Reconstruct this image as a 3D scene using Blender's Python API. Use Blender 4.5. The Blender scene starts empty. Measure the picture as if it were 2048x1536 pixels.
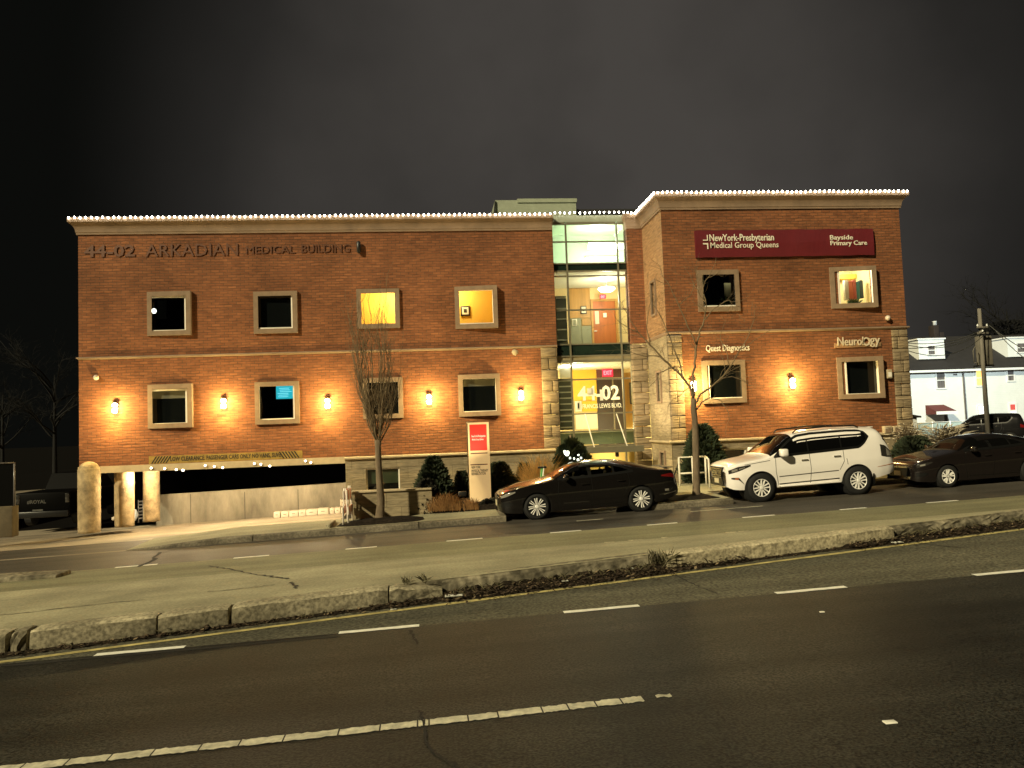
import bpy, bmesh, math, random
from mathutils import Vector, Matrix
random.seed(7)
scene = bpy.context.scene
C = scene.collection
PI = math.pi
R = math.radians

# ------------------------------------------------------------------ camera, sky, street light, exposure
EYE, GR = 2.55, 0.028                        # eye height above the road, rise of the street per metre
YAW, PITCH, ROLL, FPX = 0.1015, 0.056, 0.0366, 1520.6
fw = Vector((math.sin(YAW)*math.cos(PITCH), math.cos(YAW)*math.cos(PITCH), math.sin(PITCH)))
rt0 = Vector((math.cos(YAW), -math.sin(YAW), 0)); up0 = rt0.cross(fw)
rt = rt0*math.cos(ROLL) - up0*math.sin(ROLL)
upv = rt0*math.sin(ROLL) + up0*math.cos(ROLL)
cd = bpy.data.cameras.new('camera'); cam = bpy.data.objects.new('camera', cd); C.objects.link(cam)
cam.matrix_world = Matrix(((rt.x, upv.x, -fw.x, 0), (rt.y, upv.y, -fw.y, 0), (rt.z, upv.z, -fw.z, EYE), (0, 0, 0, 1)))
cd.sensor_width = 36; cd.lens = 36*FPX/2048; cd.clip_end = 3000; cd.clip_start = 0.1
scene.camera = cam
scene.view_settings.view_transform = 'Standard'; scene.view_settings.look = 'None'
scene.view_settings.exposure = 0; scene.view_settings.gamma = 1
scene.cycles.use_denoising = True
scene.cycles.sample_clamp_indirect = 6

def ray(x, y): return fw + rt*((x-1024)/FPX) - upv*((y-768)/FPX)
def at(x, y, Y):                             # the point of the photo's pixel at depth Y
    d = ray(x, y); p = d*(Y/d.y); return Vector((p.x, p.y, p.z+EYE))
def G(X):                                    # street level
    X = max(-70, min(18, X)); return GR*X
def on(x, y, lift=0.0):                      # the point of the pixel on the sloping street
    d = ray(x, y); t = (-EYE+lift)/(d.z-GR*d.x); return Vector((d.x*t, d.y*t, d.z*t+EYE))
def rect(x0, y0, x1, y1, Y):
    xm, ym = (x0+x1)/2, (y0+y1)/2
    return at(x0, ym, Y).x, at(x1, ym, Y).x, at(xm, y1, Y).z, at(xm, y0, Y).z

# ------------------------------------------------------------------ materials
def nodes(m):
    m.use_nodes = True; return m.node_tree.nodes, m.node_tree.links
def M(name, col, rough=.75, metal=0.0, var=.15, scale=3.0, bump=0.0, bscale=None, emit=0.0, ecol=None, coat=0.0, spec=.5, stretch=None, detail=6, alpha=None):
    m = bpy.data.materials.new(name); n, l = nodes(m); b = n['Principled BSDF']
    b.inputs['Roughness'].default_value = rough; b.inputs['Metallic'].default_value = metal
    b.inputs['Coat Weight'].default_value = coat; b.inputs['Specular IOR Level'].default_value = spec
    c = (*col, 1)
    if var > 0 or bump > 0:
        tc = n.new('ShaderNodeTexCoord'); mp = n.new('ShaderNodeMapping'); l.new(tc.outputs['Object'], mp.inputs[0])
        if stretch: mp.inputs['Scale'].default_value = stretch
    if var > 0:
        nz = n.new('ShaderNodeTexNoise'); nz.inputs['Scale'].default_value = scale; nz.inputs['Detail'].default_value = detail; nz.inputs['Roughness'].default_value = .65
        l.new(mp.outputs[0], nz.inputs['Vector'])
        r = n.new('ShaderNodeValToRGB'); r.color_ramp.elements[0].position = .3; r.color_ramp.elements[1].position = .72
        r.color_ramp.elements[0].color = tuple(x*(1-var) for x in col)+(1,); r.color_ramp.elements[1].color = tuple(min(1, x*(1+var)) for x in col)+(1,)
        l.new(nz.outputs[0], r.inputs[0]); l.new(r.outputs[0], b.inputs['Base Color'])
    else: b.inputs['Base Color'].default_value = c
    if bump > 0:
        n2 = n.new('ShaderNodeTexNoise'); n2.inputs['Scale'].default_value = bscale or scale*6; n2.inputs['Detail'].default_value = 5
        l.new(mp.outputs[0], n2.inputs['Vector'])
        bp = n.new('ShaderNodeBump'); bp.inputs['Strength'].default_value = bump; bp.inputs['Distance'].default_value = .02
        l.new(n2.outputs[0], bp.inputs['Height']); l.new(bp.outputs[0], b.inputs['Normal'])
    if emit > 0:
        b.inputs['Emission Color'].default_value = (*(ecol or col), 1); b.inputs['Emission Strength'].default_value = emit
    return m
def glow(name, col, s):
    m = bpy.data.materials.new(name); n, l = nodes(m); b = n['Principled BSDF']
    b.inputs['Base Color'].default_value = (*[c*.5 for c in col], 1); b.inputs['Emission Color'].default_value = (*col, 1); b.inputs['Emission Strength'].default_value = s
    return m
def masonry(name, c1, c2, mortar, bw, bh, ms=.012, bump=.6, stain=.3, rough=.85, dist=.03, offs=.5):
    m = bpy.data.materials.new(name); n, l = nodes(m); b = n['Principled BSDF']; b.inputs['Roughness'].default_value = rough
    b.inputs['Specular IOR Level'].default_value = .3
    tc = n.new('ShaderNodeTexCoord'); sp = n.new('ShaderNodeSeparateXYZ'); l.new(tc.outputs['Object'], sp.inputs[0])
    ad = n.new('ShaderNodeMath'); l.new(sp.outputs[0], ad.inputs[0]); l.new(sp.outputs[1], ad.inputs[1])
    cb = n.new('ShaderNodeCombineXYZ'); l.new(ad.outputs[0], cb.inputs[0]); l.new(sp.outputs[2], cb.inputs[1])
    # slight waviness so that the courses are not ruler straight
    br = n.new('ShaderNodeTexBrick'); l.new(cb.outputs[0], br.inputs['Vector'])
    br.inputs['Scale'].default_value = 1; br.inputs['Brick Width'].default_value = bw; br.inputs['Row Height'].default_value = bh
    br.inputs['Mortar Size'].default_value = ms; br.inputs['Mortar Smooth'].default_value = .3; br.offset = offs
    br.inputs['Color1'].default_value = (*c1, 1); br.inputs['Color2'].default_value = (*c2, 1); br.inputs['Mortar'].default_value = (*mortar, 1)
    nz = n.new('ShaderNodeTexNoise'); nz.inputs['Scale'].default_value = .55; nz.inputs['Detail'].default_value = 7; l.new(cb.outputs[0], nz.inputs['Vector'])
    rp = n.new('ShaderNodeMapRange'); rp.inputs['From Min'].default_value = .3; rp.inputs['From Max'].default_value = .7
    rp.inputs['To Min'].default_value = 1-stain; rp.inputs['To Max'].default_value = 1+stain*.6; l.new(nz.outputs[0], rp.inputs[0])
    nb = n.new('ShaderNodeTexNoise'); nb.inputs['Scale'].default_value = 5; nb.inputs['Detail'].default_value = 4
    mpx = n.new('ShaderNodeMapping'); mpx.inputs['Scale'].default_value = (.6, 3.2, 1); l.new(cb.outputs[0], mpx.inputs[0]); l.new(mpx.outputs[0], nb.inputs['Vector'])
    rb = n.new('ShaderNodeMapRange'); rb.inputs['From Min'].default_value = .3; rb.inputs['From Max'].default_value = .7
    rb.inputs['To Min'].default_value = .72; rb.inputs['To Max'].default_value = 1.22; l.new(nb.outputs[0], rb.inputs[0])
    mm = n.new('ShaderNodeMath'); mm.operation = 'MULTIPLY'; l.new(rp.outputs[0], mm.inputs[0]); l.new(rb.outputs[0], mm.inputs[1])
    mx = n.new('ShaderNodeVectorMath'); mx.operation = 'SCALE'; l.new(br.outputs['Color'], mx.inputs[0]); l.new(mm.outputs[0], mx.inputs['Scale'])
    l.new(mx.outputs[0], b.inputs['Base Color'])
    hs = n.new('ShaderNodeMath'); hs.operation = 'MULTIPLY'; hs.inputs[1].default_value = -1.0; l.new(br.outputs['Fac'], hs.inputs[0])
    h2 = n.new('ShaderNodeMath'); h2.operation = 'MULTIPLY_ADD'; h2.inputs[1].default_value = 1.3; l.new(nb.outputs[0], h2.inputs[0]); l.new(hs.outputs[0], h2.inputs[2])
    bp = n.new('ShaderNodeBump'); bp.inputs['Strength'].default_value = bump; bp.inputs['Distance'].default_value = dist; l.new(h2.outputs[0], bp.inputs['Height']); l.new(bp.outputs[0], b.inputs['Normal'])
    return m
def ground_mat(name, col, speck=.35, fine=60, rough=.6, spec=.5, blot=.25, blscale=.35, streak=None, bump=.5):
    m = bpy.data.materials.new(name); n, l = nodes(m); b = n['Principled BSDF']; b.inputs['Roughness'].default_value = rough; b.inputs['Specular IOR Level'].default_value = spec
    tc = n.new('ShaderNodeTexCoord')
    def noise(sc, lo, hi, stretch=None, det=6):
        z = n.new('ShaderNodeTexNoise'); z.inputs['Scale'].default_value = sc; z.inputs['Detail'].default_value = det
        if stretch:
            mp = n.new('ShaderNodeMapping'); mp.inputs['Scale'].default_value = stretch; l.new(tc.outputs['Object'], mp.inputs[0]); l.new(mp.outputs[0], z.inputs['Vector'])
        else: l.new(tc.outputs['Object'], z.inputs['Vector'])
        r = n.new('ShaderNodeMapRange'); r.inputs['From Min'].default_value = .32; r.inputs['From Max'].default_value = .68; r.inputs['To Min'].default_value = lo; r.inputs['To Max'].default_value = hi
        l.new(z.outputs[0], r.inputs[0]); return r.outputs[0], z.outputs[0]
    f1, h1 = noise(fine, 1-speck, 1+speck, det=3); f2, _ = noise(blscale, 1-blot, 1+blot, det=8)
    a = n.new('ShaderNodeMath'); a.operation = 'MULTIPLY'; l.new(f1, a.inputs[0]); l.new(f2, a.inputs[1]); o = a.outputs[0]
    if streak:
        f3, _ = noise(1.0, 1-streak, 1+streak, (.06, 2.2, 1), 5)
        c = n.new('ShaderNodeMath'); c.operation = 'MULTIPLY'; l.new(o, c.inputs[0]); l.new(f3, c.inputs[1]); o = c.outputs[0]
    v = n.new('ShaderNodeVectorMath'); v.operation = 'SCALE'; v.inputs[0].default_value = col; l.new(o, v.inputs['Scale']); l.new(v.outputs[0], b.inputs['Base Color'])
    bp = n.new('ShaderNodeBump'); bp.inputs['Strength'].default_value = bump; bp.inputs['Distance'].default_value = .01; l.new(h1, bp.inputs['Height']); l.new(bp.outputs[0], b.inputs['Normal'])
    return m
def glass_mat(name, tint=(1, 1, 1), refl=.9, rough=.01):
    m = bpy.data.materials.new(name); n, l = nodes(m); out = n['Material Output']
    tr = n.new('ShaderNodeBsdfTransparent'); tr.inputs[0].default_value = (*tint, 1)
    gl = n.new('ShaderNodeBsdfGlossy'); gl.inputs['Roughness'].default_value = rough; gl.inputs[0].default_value = (refl, refl, refl, 1)
    fr = n.new('ShaderNodeFresnel'); fr.inputs[0].default_value = 1.5
    mx = n.new('ShaderNodeMixShader'); l.new(fr.outputs[0], mx.inputs[0]); l.new(tr.outputs[0], mx.inputs[1]); l.new(gl.outputs[0], mx.inputs[2]); l.new(mx.outputs[0], out.inputs['Surface'])
    return m

# sky: overcast city night, faint glow in the cloud
w = bpy.data.worlds.new('World'); scene.world = w; w.use_nodes = True
wn, wl = w.node_tree.nodes, w.node_tree.links
bg = wn['Background']; tcw = wn.new('ShaderNodeTexCoord')
nzw = wn.new('ShaderNodeTexNoise'); nzw.inputs['Scale'].default_value = 2.6; nzw.inputs['Detail'].default_value = 5; nzw.inputs['Roughness'].default_value = .5
wl.new(tcw.outputs['Generated'], nzw.inputs['Vector'])
dt = wn.new('ShaderNodeVectorMath'); dt.operation = 'DOT_PRODUCT'; dt.inputs[1].default_value = Vector((.22, .95, .27)).normalized(); wl.new(tcw.outputs['Generated'], dt.inputs[0])
rg = wn.new('ShaderNodeMapRange'); rg.interpolation_type = 'SMOOTHSTEP'; rg.inputs['From Min'].default_value = .80; rg.inputs['From Max'].default_value = 1.0
rg.inputs['To Min'].default_value = .0; rg.inputs['To Max'].default_value = 1.0; wl.new(dt.outputs['Value'], rg.inputs[0])
rn = wn.new('ShaderNodeMapRange'); rn.inputs['From Min'].default_value = .3; rn.inputs['From Max'].default_value = .7; rn.inputs['To Min'].default_value = .72; rn.inputs['To Max'].default_value = 1.2; wl.new(nzw.outputs[0], rn.inputs[0])
mw = wn.new('ShaderNodeMath'); mw.operation = 'MULTIPLY'; wl.new(rg.outputs[0], mw.inputs[0]); wl.new(rn.outputs[0], mw.inputs[1])
cw_ = wn.new('ShaderNodeValToRGB'); e = cw_.color_ramp.elements
e[0].position = 0; e[0].color = (.0034, .0036, .0030, 1); e[1].position = 1; e[1].color = (.060, .054, .048, 1)
k = e.new(.45); k.color = (.021, .0195, .0175, 1)
wl.new(mw.outputs[0], cw_.inputs[0]); wl.new(cw_.outputs[0], bg.inputs['Color']); bg.inputs['Strength'].default_value = 1.0

SUN_DIR = Vector((1.0, .85, -.80)).normalized()          # warm street lighting from the near left
sd = bpy.data.lights.new('street_light', 'SUN'); sd.energy = 4.6; sd.color = (1, .87, .54); sd.angle = R(2.0)
so = bpy.data.objects.new('street_light', sd); C.objects.link(so); so.rotation_euler = SUN_DIR.to_track_quat('-Z', 'Y').to_euler()

# ------------------------------------------------------------------ mesh helpers
WORLD = {}                                     # where each object's own origin stands
class MB:
    def __init__(s): s.v = []; s.f = []; s.sm = []
    def add(s, vs, fs, smooth=False):
        b = len(s.v); s.v += [tuple(p) for p in vs]
        for f in fs: s.f.append(tuple(b+i for i in f)); s.sm.append(smooth)
        return s
    def box(s, x0, x1, y0, y1, z0, z1):
        return s.add([(x0,y0,z0),(x1,y0,z0),(x1,y1,z0),(x0,y1,z0),(x0,y0,z1),(x1,y0,z1),(x1,y1,z1),(x0,y1,z1)],
                     [(0,3,2,1),(4,5,6,7),(0,1,5,4),(1,2,6,5),(2,3,7,6),(3,0,4,7)])
    def bbox(s, x0, x1, y0, y1, z0, z1, b=.01):          # box with chamfered edges
        pts = []; 
        bm = bmesh.new(); bmesh.ops.create_cube(bm, size=1)
        for v in bm.verts: v.co = Vector((x0+(v.co.x+.5)*(x1-x0), y0+(v.co.y+.5)*(y1-y0), z0+(v.co.z+.5)*(z1-z0)))
        bmesh.ops.bevel(bm, geom=bm.edges[:], offset=b, segments=2, affect='EDGES', profile=.5)
        bm.verts.index_update(); s.add([v.co[:] for v in bm.verts], [[v.index for v in f.verts] for f in bm.faces], True); bm.free(); return s
    def quad(s, a, b, c, d): return s.add([a,b,c,d], [(0,1,2,3)])
    def tube(s, pts, rad, n=8, cap=True):
        pts = [Vector(p) for p in pts]; m = len(pts); rad = rad if isinstance(rad, (list, tuple)) else [rad]*m
        vs = []; t0 = (pts[1]-pts[0]).normalized(); a = t0.orthogonal().normalized()
        for i in range(m):
            t = (pts[min(i+1,m-1)]-pts[max(i-1,0)]).normalized(); a = (a - t*a.dot(t)).normalized(); b = t.cross(a)
            vs += [pts[i]+(a*math.cos(2*PI*k/n)+b*math.sin(2*PI*k/n))*rad[i] for k in range(n)]
        fs = [(i*n+k, i*n+(k+1)%n, (i+1)*n+(k+1)%n, (i+1)*n+k) for i in range(m-1) for k in range(n)]
        if cap: fs += [tuple(range(n-1,-1,-1)), tuple((m-1)*n+k for k in range(n))]
        return s.add(vs, fs, True)
    def lathe(s, prof, c=(0,0,0), n=20, axis='Z', smooth=True, cap=True):
        vs = []
        for r, h in prof:
            for k in range(n):
                a = 2*PI*k/n; p = (r*math.cos(a), r*math.sin(a), h) if axis == 'Z' else (r*math.cos(a), h, r*math.sin(a))
                vs.append((c[0]+p[0], c[1]+p[1], c[2]+p[2]))
        fs = []; m = len(prof)
        for i in range(m-1):
            for k in range(n):
                q = (i*n+k, i*n+(k+1)%n, (i+1)*n+(k+1)%n, (i+1)*n+k); fs.append(q if axis == 'Z' else q[::-1])
        a, b = tuple(range(n-1,-1,-1)), tuple((m-1)*n+k for k in range(n))
        if cap: fs += [a if axis == 'Z' else a[::-1], b if axis == 'Z' else b[::-1]]
        return s.add(vs, fs, smooth)
    def prism(s, poly, y0, y1):                          # polygon in x,z extruded along y
        n = len(poly); vs = [(x,y0,z) for x,z in poly]+[(x,y1,z) for x,z in poly]
        ar = sum(poly[i][0]*poly[(i+1)%n][1]-poly[(i+1)%n][0]*poly[i][1] for i in range(n))
        fs = [tuple(range(n)), tuple(range(2*n-1,n-1,-1))]+[((i+1)%n, i, n+i, n+(i+1)%n) for i in range(n)]
        if ar < 0: fs = [f[::-1] for f in fs]
        return s.add(vs, fs)
    def blob(s, c, r, seed=0, amp=.15, sub=3, fr=2.0):
        bm = bmesh.new(); bmesh.ops.create_icosphere(bm, subdivisions=sub, radius=1); from mathutils import noise
        for v in bm.verts:
            q = 1+amp*noise.noise(v.co*fr+Vector((seed*7.1, seed*3.3, 0))); v.co = Vector((c[0]+v.co.x*r[0]*q, c[1]+v.co.y*r[1]*q, c[2]+v.co.z*r[2]*q))
        bm.verts.index_update(); s.add([v.co[:] for v in bm.verts], [[v.index for v in f.verts] for f in bm.faces], True); bm.free(); return s
    def build(s, name, mat, parent=None, local=False, label=None, kind=None):
        me = bpy.data.meshes.new(name); me.from_pydata(s.v, [], s.f); me.validate()
        if len(me.polygons) == len(s.sm): me.polygons.foreach_set('use_smooth', s.sm)
        if mat: me.materials.append(mat)
        return link_mesh(me, name, parent, local, label, kind)
def link_mesh(me, name, parent=None, local=False, label=None, kind=None, loc=(0, 0, 0)):
    o = bpy.data.objects.new(name, me); C.objects.link(o)
    if parent is not None:
        o.parent = parent; own = Vector(loc)
        o.location = own if local else own-WORLD.get(parent.name, Vector())
        WORLD[o.name] = own if not local else Vector()
    else: o.location = loc; WORLD[o.name] = Vector(loc)
    if label: o['label'] = label
    if kind: o['kind'] = kind
    return o
def thing(name, label, cat, loc=(0, 0, 0), rz=0, group=None):
    o = bpy.data.objects.new(name, None); C.objects.link(o); o.location = loc; o.rotation_euler = (0, 0, rz); o.empty_display_size = .1
    o['label'] = label; o['category'] = cat; WORLD[o.name] = Vector(loc)
    if group: o['group'] = group
    return o
def tag(o, label, cat, group=None):
    o['label'] = label; o['category'] = cat
    if group: o['group'] = group
    return o
def kids(o): return [c for c in ALL_KIDS.get(o.name, [])]
def dup(root, loc, rot=None, label=None, group=None):    # a thing with copies of its parts and sub-parts
    r = root.copy(); C.objects.link(r); r.location = loc; WORLD[r.name] = Vector(loc)
    if rot is not None: r.rotation_euler = rot
    if label: r['label'] = label
    if group: r['group'] = group
    def rec(a, b):
        for ch in list(a.children):
            c = ch.copy(); C.objects.link(c); c.parent = b; rec(ch, c)
    rec(root, r); return r

def text_mesh(body, bold=0.0, depth=.02, spacing=1.0, line=1.0, align='LEFT', res=2):
    cu = bpy.data.curves.new('lettering', 'FONT'); cu.body = body; cu.size = 1; cu.offset = bold; cu.extrude = depth; cu.space_character = spacing; cu.space_line = line; cu.align_x = align; cu.resolution_u = res
    o = bpy.data.objects.new('lettering', cu); C.objects.link(o); dg = bpy.context.evaluated_depsgraph_get(); dg.update()
    me = bpy.data.meshes.new_from_object(o.evaluated_get(dg)); bpy.data.objects.remove(o); bpy.data.curves.remove(cu); return me
def lettering(name, body, x0, x1, z0, z1, Y, mat, parent=None, thick=.03, bold=0.0, spacing=1.0, line=1.0, align='LEFT', skew=0.0):
    """raised letters filling the rectangle x0..x1, z0..z1, standing on the plane Y and facing the street"""
    me = text_mesh(body, bold, .5, spacing, line, align)
    xs = [v.co.x for v in me.vertices]; ys = [v.co.y for v in me.vertices]; a, b, c, d = min(xs), max(xs), min(ys), max(ys)
    for v in me.vertices:
        u, t = (v.co.x-a)/(b-a), (v.co.y-c)/(d-c); q = v.co.z+.5
        v.co = Vector((x0+u*(x1-x0)+skew*t, Y-q*thick, z0+t*(z1-z0)))
    me.flip_normals() if False else None
    me.materials.clear(); me.materials.append(mat)
    return link_mesh(me, name, parent)

# ------------------------------------------------------------------ shared materials
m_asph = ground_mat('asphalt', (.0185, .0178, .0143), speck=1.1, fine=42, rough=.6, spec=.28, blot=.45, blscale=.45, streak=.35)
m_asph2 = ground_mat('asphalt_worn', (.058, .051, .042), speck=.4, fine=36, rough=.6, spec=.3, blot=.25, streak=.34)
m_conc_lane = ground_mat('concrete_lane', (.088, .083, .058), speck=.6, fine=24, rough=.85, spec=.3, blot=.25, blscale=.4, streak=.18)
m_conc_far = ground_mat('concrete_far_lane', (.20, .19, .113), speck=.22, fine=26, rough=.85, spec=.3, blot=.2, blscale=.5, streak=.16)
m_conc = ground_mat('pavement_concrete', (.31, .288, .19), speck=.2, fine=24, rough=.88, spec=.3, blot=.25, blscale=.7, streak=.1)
m_apron = ground_mat('apron_concrete', (.22, .185, .135), speck=.2, fine=20, rough=.7, spec=.35, blot=.3, blscale=.5, streak=.25)
m_kerb = ground_mat('old_kerb', (.32, .285, .195), speck=.4, fine=22, rough=.92, spec=.2, blot=.3, blscale=1.6, bump=.6)
m_kerbd = ground_mat('weathered_kerb', (.19, .168, .118), speck=.5, fine=9, rough=.95, spec=.2, blot=.5, blscale=1.4, bump=1.4)
m_kerbl = ground_mat('pale_kerb', (.42, .37, .25), speck=.35, fine=20, rough=.92, spec=.2, blot=.25, blscale=1.3, bump=.6)
m_kerb_shade = ground_mat('shaded_kerb_face', (.21, .187, .13), speck=.45, fine=20, rough=.95, spec=.1, blot=.38, blscale=1.5, bump=.6)  # darker copy of the old kerb: shade on its face put into the colour
m_kerbl2 = ground_mat('shaded_pale_kerb_face', (.36, .315, .21), speck=.4, fine=20, rough=.95, spec=.1, blot=.3, blscale=1.4, bump=.6)  # pale kerb's face, shade put into its darker tone
m_dirt = ground_mat('dirt', (.018, .0135, .009), speck=.6, fine=14, rough=.95, spec=.1, blot=.5, blscale=1.5, bump=1.5)
m_soil = ground_mat('soil', (.016, .012, .009), speck=.5, fine=12, rough=.98, spec=.1, bump=1.5)
m_white = M('road_paint', (.88, .86, .74), .7, var=.22, scale=9)
m_whitew = M('road_paint_worn', (.56, .53, .40), .8, var=.4, scale=9)
m_yellow = M('road_paint_yellow', (.50, .42, .17), .8, var=.5, scale=4)
m_crack = M('crack', (.012, .011, .010), .9, var=0)
m_tar = M('tar_seam', (.020, .018, .015), .8, var=.3)

L0 = on(0, 1312); L1 = on(1400, 1133)
def LX(X): return L0.y+(X-L0.x)*(L1.y-L0.y)/(L1.x-L0.x)         # foot of the median kerb
YB = on(1178, 1098).y                                             # back of the median slab
YD2, YD1 = on(1027, 1072).y, on(1027, 1235).y                     # far and near lane lines
YC = 20.18                                                        # far kerb
def sheet(name, xs, y0f, y1f, zf, mat, ny=6, kind='structure'):
    mb = MB(); vs = []; n = len(xs)
    for X in xs:
        a, b = y0f(X), y1f(X)
        for j in range(ny+1):
            Y = a+(b-a)*j/ny; vs.append((X, Y, zf(X, Y)))
    fs = [(i*(ny+1)+j, (i+1)*(ny+1)+j, (i+1)*(ny+1)+j+1, i*(ny+1)+j+1) for i in range(n-1) for j in range(ny)]
    return mb.add(vs, fs).build(name, mat, kind=kind)
def fr(a, b, n): return [a+(b-a)*i/n for i in range(n+1)]
XS = fr(-70, 90, 80)
def topz(X): return G(X)+.27                                      # the median slab stands above the near roadway
def farz(X, Y):
    if Y < YB: return G(X)+.27-.17*(Y-LX(X))/max(.5, YB-LX(X))
    if Y < YD2: return G(X)+.10*(YD2-Y)/(YD2-YB)
    return G(X)
# ground under everything, to the horizon
gv = []; gx = [-900, -300, -70, -30, 0, 30, 60, 90, 300, 900]; gy = [-200, -40, 0, 20, 34, 60, 120, 300, 1200]
for X in gx:
    for Y in gy: gv.append((X, Y, G(X)-.55))
MB().add(gv, [(i*len(gy)+j, (i+1)*len(gy)+j, (i+1)*len(gy)+j+1, i*len(gy)+j+1) for i in range(len(gx)-1) for j in range(len(gy)-1)]).build('ground', M('dark_earth', (.004, .0035, .003), .98, var=.3, spec=.05), kind='structure')
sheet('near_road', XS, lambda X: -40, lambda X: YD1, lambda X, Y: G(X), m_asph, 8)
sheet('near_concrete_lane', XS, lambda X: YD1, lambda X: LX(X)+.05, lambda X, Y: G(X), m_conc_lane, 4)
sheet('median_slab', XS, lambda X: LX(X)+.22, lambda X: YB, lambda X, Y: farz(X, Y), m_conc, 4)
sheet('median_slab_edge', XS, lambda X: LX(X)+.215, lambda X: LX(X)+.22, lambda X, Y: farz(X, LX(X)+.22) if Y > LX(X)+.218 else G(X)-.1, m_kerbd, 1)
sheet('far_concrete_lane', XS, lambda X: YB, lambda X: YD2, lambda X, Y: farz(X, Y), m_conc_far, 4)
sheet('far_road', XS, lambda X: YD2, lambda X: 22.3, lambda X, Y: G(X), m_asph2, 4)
sheet('cross_street', fr(21.5, 90, 20), lambda X: 22.3, lambda X: 58, lambda X, Y: G(X)+.004, m_asph2, 6)

# median kerb: cast pieces of different age, each a block with worn edges
def kerb_piece(name, xa, xb, mat, h0, h1, setback=0.0, rough=.006, wdt=.30, seed=1):
    rnd = random.Random(seed); n = max(4, int((xb-xa)/.12)); vs = []; fs = []
    prof = [(0, -.12), (0.0, .35), (.006, .70), (.012, .88), (.035, .98), (.16, 1.0), (wdt, 1.0)]
    for i in range(n+1):
        X = xa+(xb-xa)*i/n; t = i/n; h = h0+(h1-h0)*t
        ex = min(1, min(i, n-i)/1.5+.5)
        for k, (dy, fz) in enumerate(prof):
            j = rough*rnd.uniform(-1, 1); z = G(X)+h*fz*(ex*.12+.88)+(j if 0 < k < 6 else 0)
            vs.append((X, LX(X)+setback+dy+(rnd.uniform(-1, 1)*rough if k < 4 else 0)+(.03*(1-ex)), z))
    m = len(prof)
    for i in range(n):
        for k in range(m-1): fs.append((i*m+k, (i+1)*m+k, (i+1)*m+k+1, i*m+k+1))
    fs += [tuple(range(m)), tuple(n*m+k for k in range(m-1, -1, -1))]
    o = MB().add(vs, fs).build(name, mat, kind='structure'); o.data.materials.append(m_kerb_shade if mat is m_kerb else m_kerbl2 if mat is m_kerbl else mat)  # second slot holds the face tone with the shade painted in
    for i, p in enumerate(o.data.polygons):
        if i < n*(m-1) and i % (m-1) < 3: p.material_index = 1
    return o
def kx(px):                                                       # where the pixel column meets the kerb face
    a = on(px, 1312+(px)*(1133-1312)/1400); return a.x
HK = .285
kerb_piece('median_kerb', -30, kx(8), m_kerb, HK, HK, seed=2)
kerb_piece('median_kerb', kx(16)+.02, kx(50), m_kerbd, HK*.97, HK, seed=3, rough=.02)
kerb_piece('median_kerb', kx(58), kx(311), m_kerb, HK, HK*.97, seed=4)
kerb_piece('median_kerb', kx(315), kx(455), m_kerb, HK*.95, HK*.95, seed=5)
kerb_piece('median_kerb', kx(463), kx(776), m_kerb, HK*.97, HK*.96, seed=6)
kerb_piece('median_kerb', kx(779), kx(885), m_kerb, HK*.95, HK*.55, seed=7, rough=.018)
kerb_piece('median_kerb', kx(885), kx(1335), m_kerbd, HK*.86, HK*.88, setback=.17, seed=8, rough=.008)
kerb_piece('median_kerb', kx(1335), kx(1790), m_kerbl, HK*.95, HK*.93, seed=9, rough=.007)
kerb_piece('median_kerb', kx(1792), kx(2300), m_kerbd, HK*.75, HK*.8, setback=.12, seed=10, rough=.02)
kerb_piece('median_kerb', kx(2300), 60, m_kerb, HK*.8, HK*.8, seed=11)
# low broken lip at the back of the median
a0, a1 = on(1235, 1092, .2), on(1560, 1063, .2)
mb = MB(); rnd = random.Random(5); X = a0.x
while X < a1.x:
    wd = rnd.uniform(.15, .7)
    if rnd.random() < .86: mb.bbox(X, X+wd-.03, YB-.07, YB+.05, G(X)+.02, G(X)+.085+rnd.uniform(0, .025), .012)
    X += wd
mb.build('median_back_kerb', m_kerbl, kind='structure')

# painted lines
def strip(name, pts, wd, mat, zoff=.004, jag=0.0, seed=0, zf=None):
    """a painted strip through ground points, wd wide; pieces given as a list of polylines"""
    rnd = random.Random(seed); mb = MB()
    for pl in pts:
        out = []
        for i, (X, Y) in enumerate(pl):
            t = Vector((pl[min(i+1, len(pl)-1)][0]-pl[max(0, i-1)][0], pl[min(i+1, len(pl)-1)][1]-pl[max(0, i-1)][1])).normalized(); nn = Vector((-t.y, t.x))
            for sg in (-1, 1):
                q = Vector((X, Y))+nn*sg*(wd/2+rnd.uniform(-1, 1)*jag); z = (zf(q.x, q.y) if zf else G(q.x))+zoff; out.append((q.x, q.y, z))
        mb.add(out, [(2*i, 2*i+2, 2*i+3, 2*i+1) for i in range(len(pl)-1)])
    return mb.build(name, mat, kind='structure')
def seg(a, b, n=8): return [(a[0]+(b[0]-a[0])*i/n, a[1]+(b[1]-a[1])*i/n) for i in range(n+1)]
def gxy(px, py): p = on(px, py); return (p.x, p.y)
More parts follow.
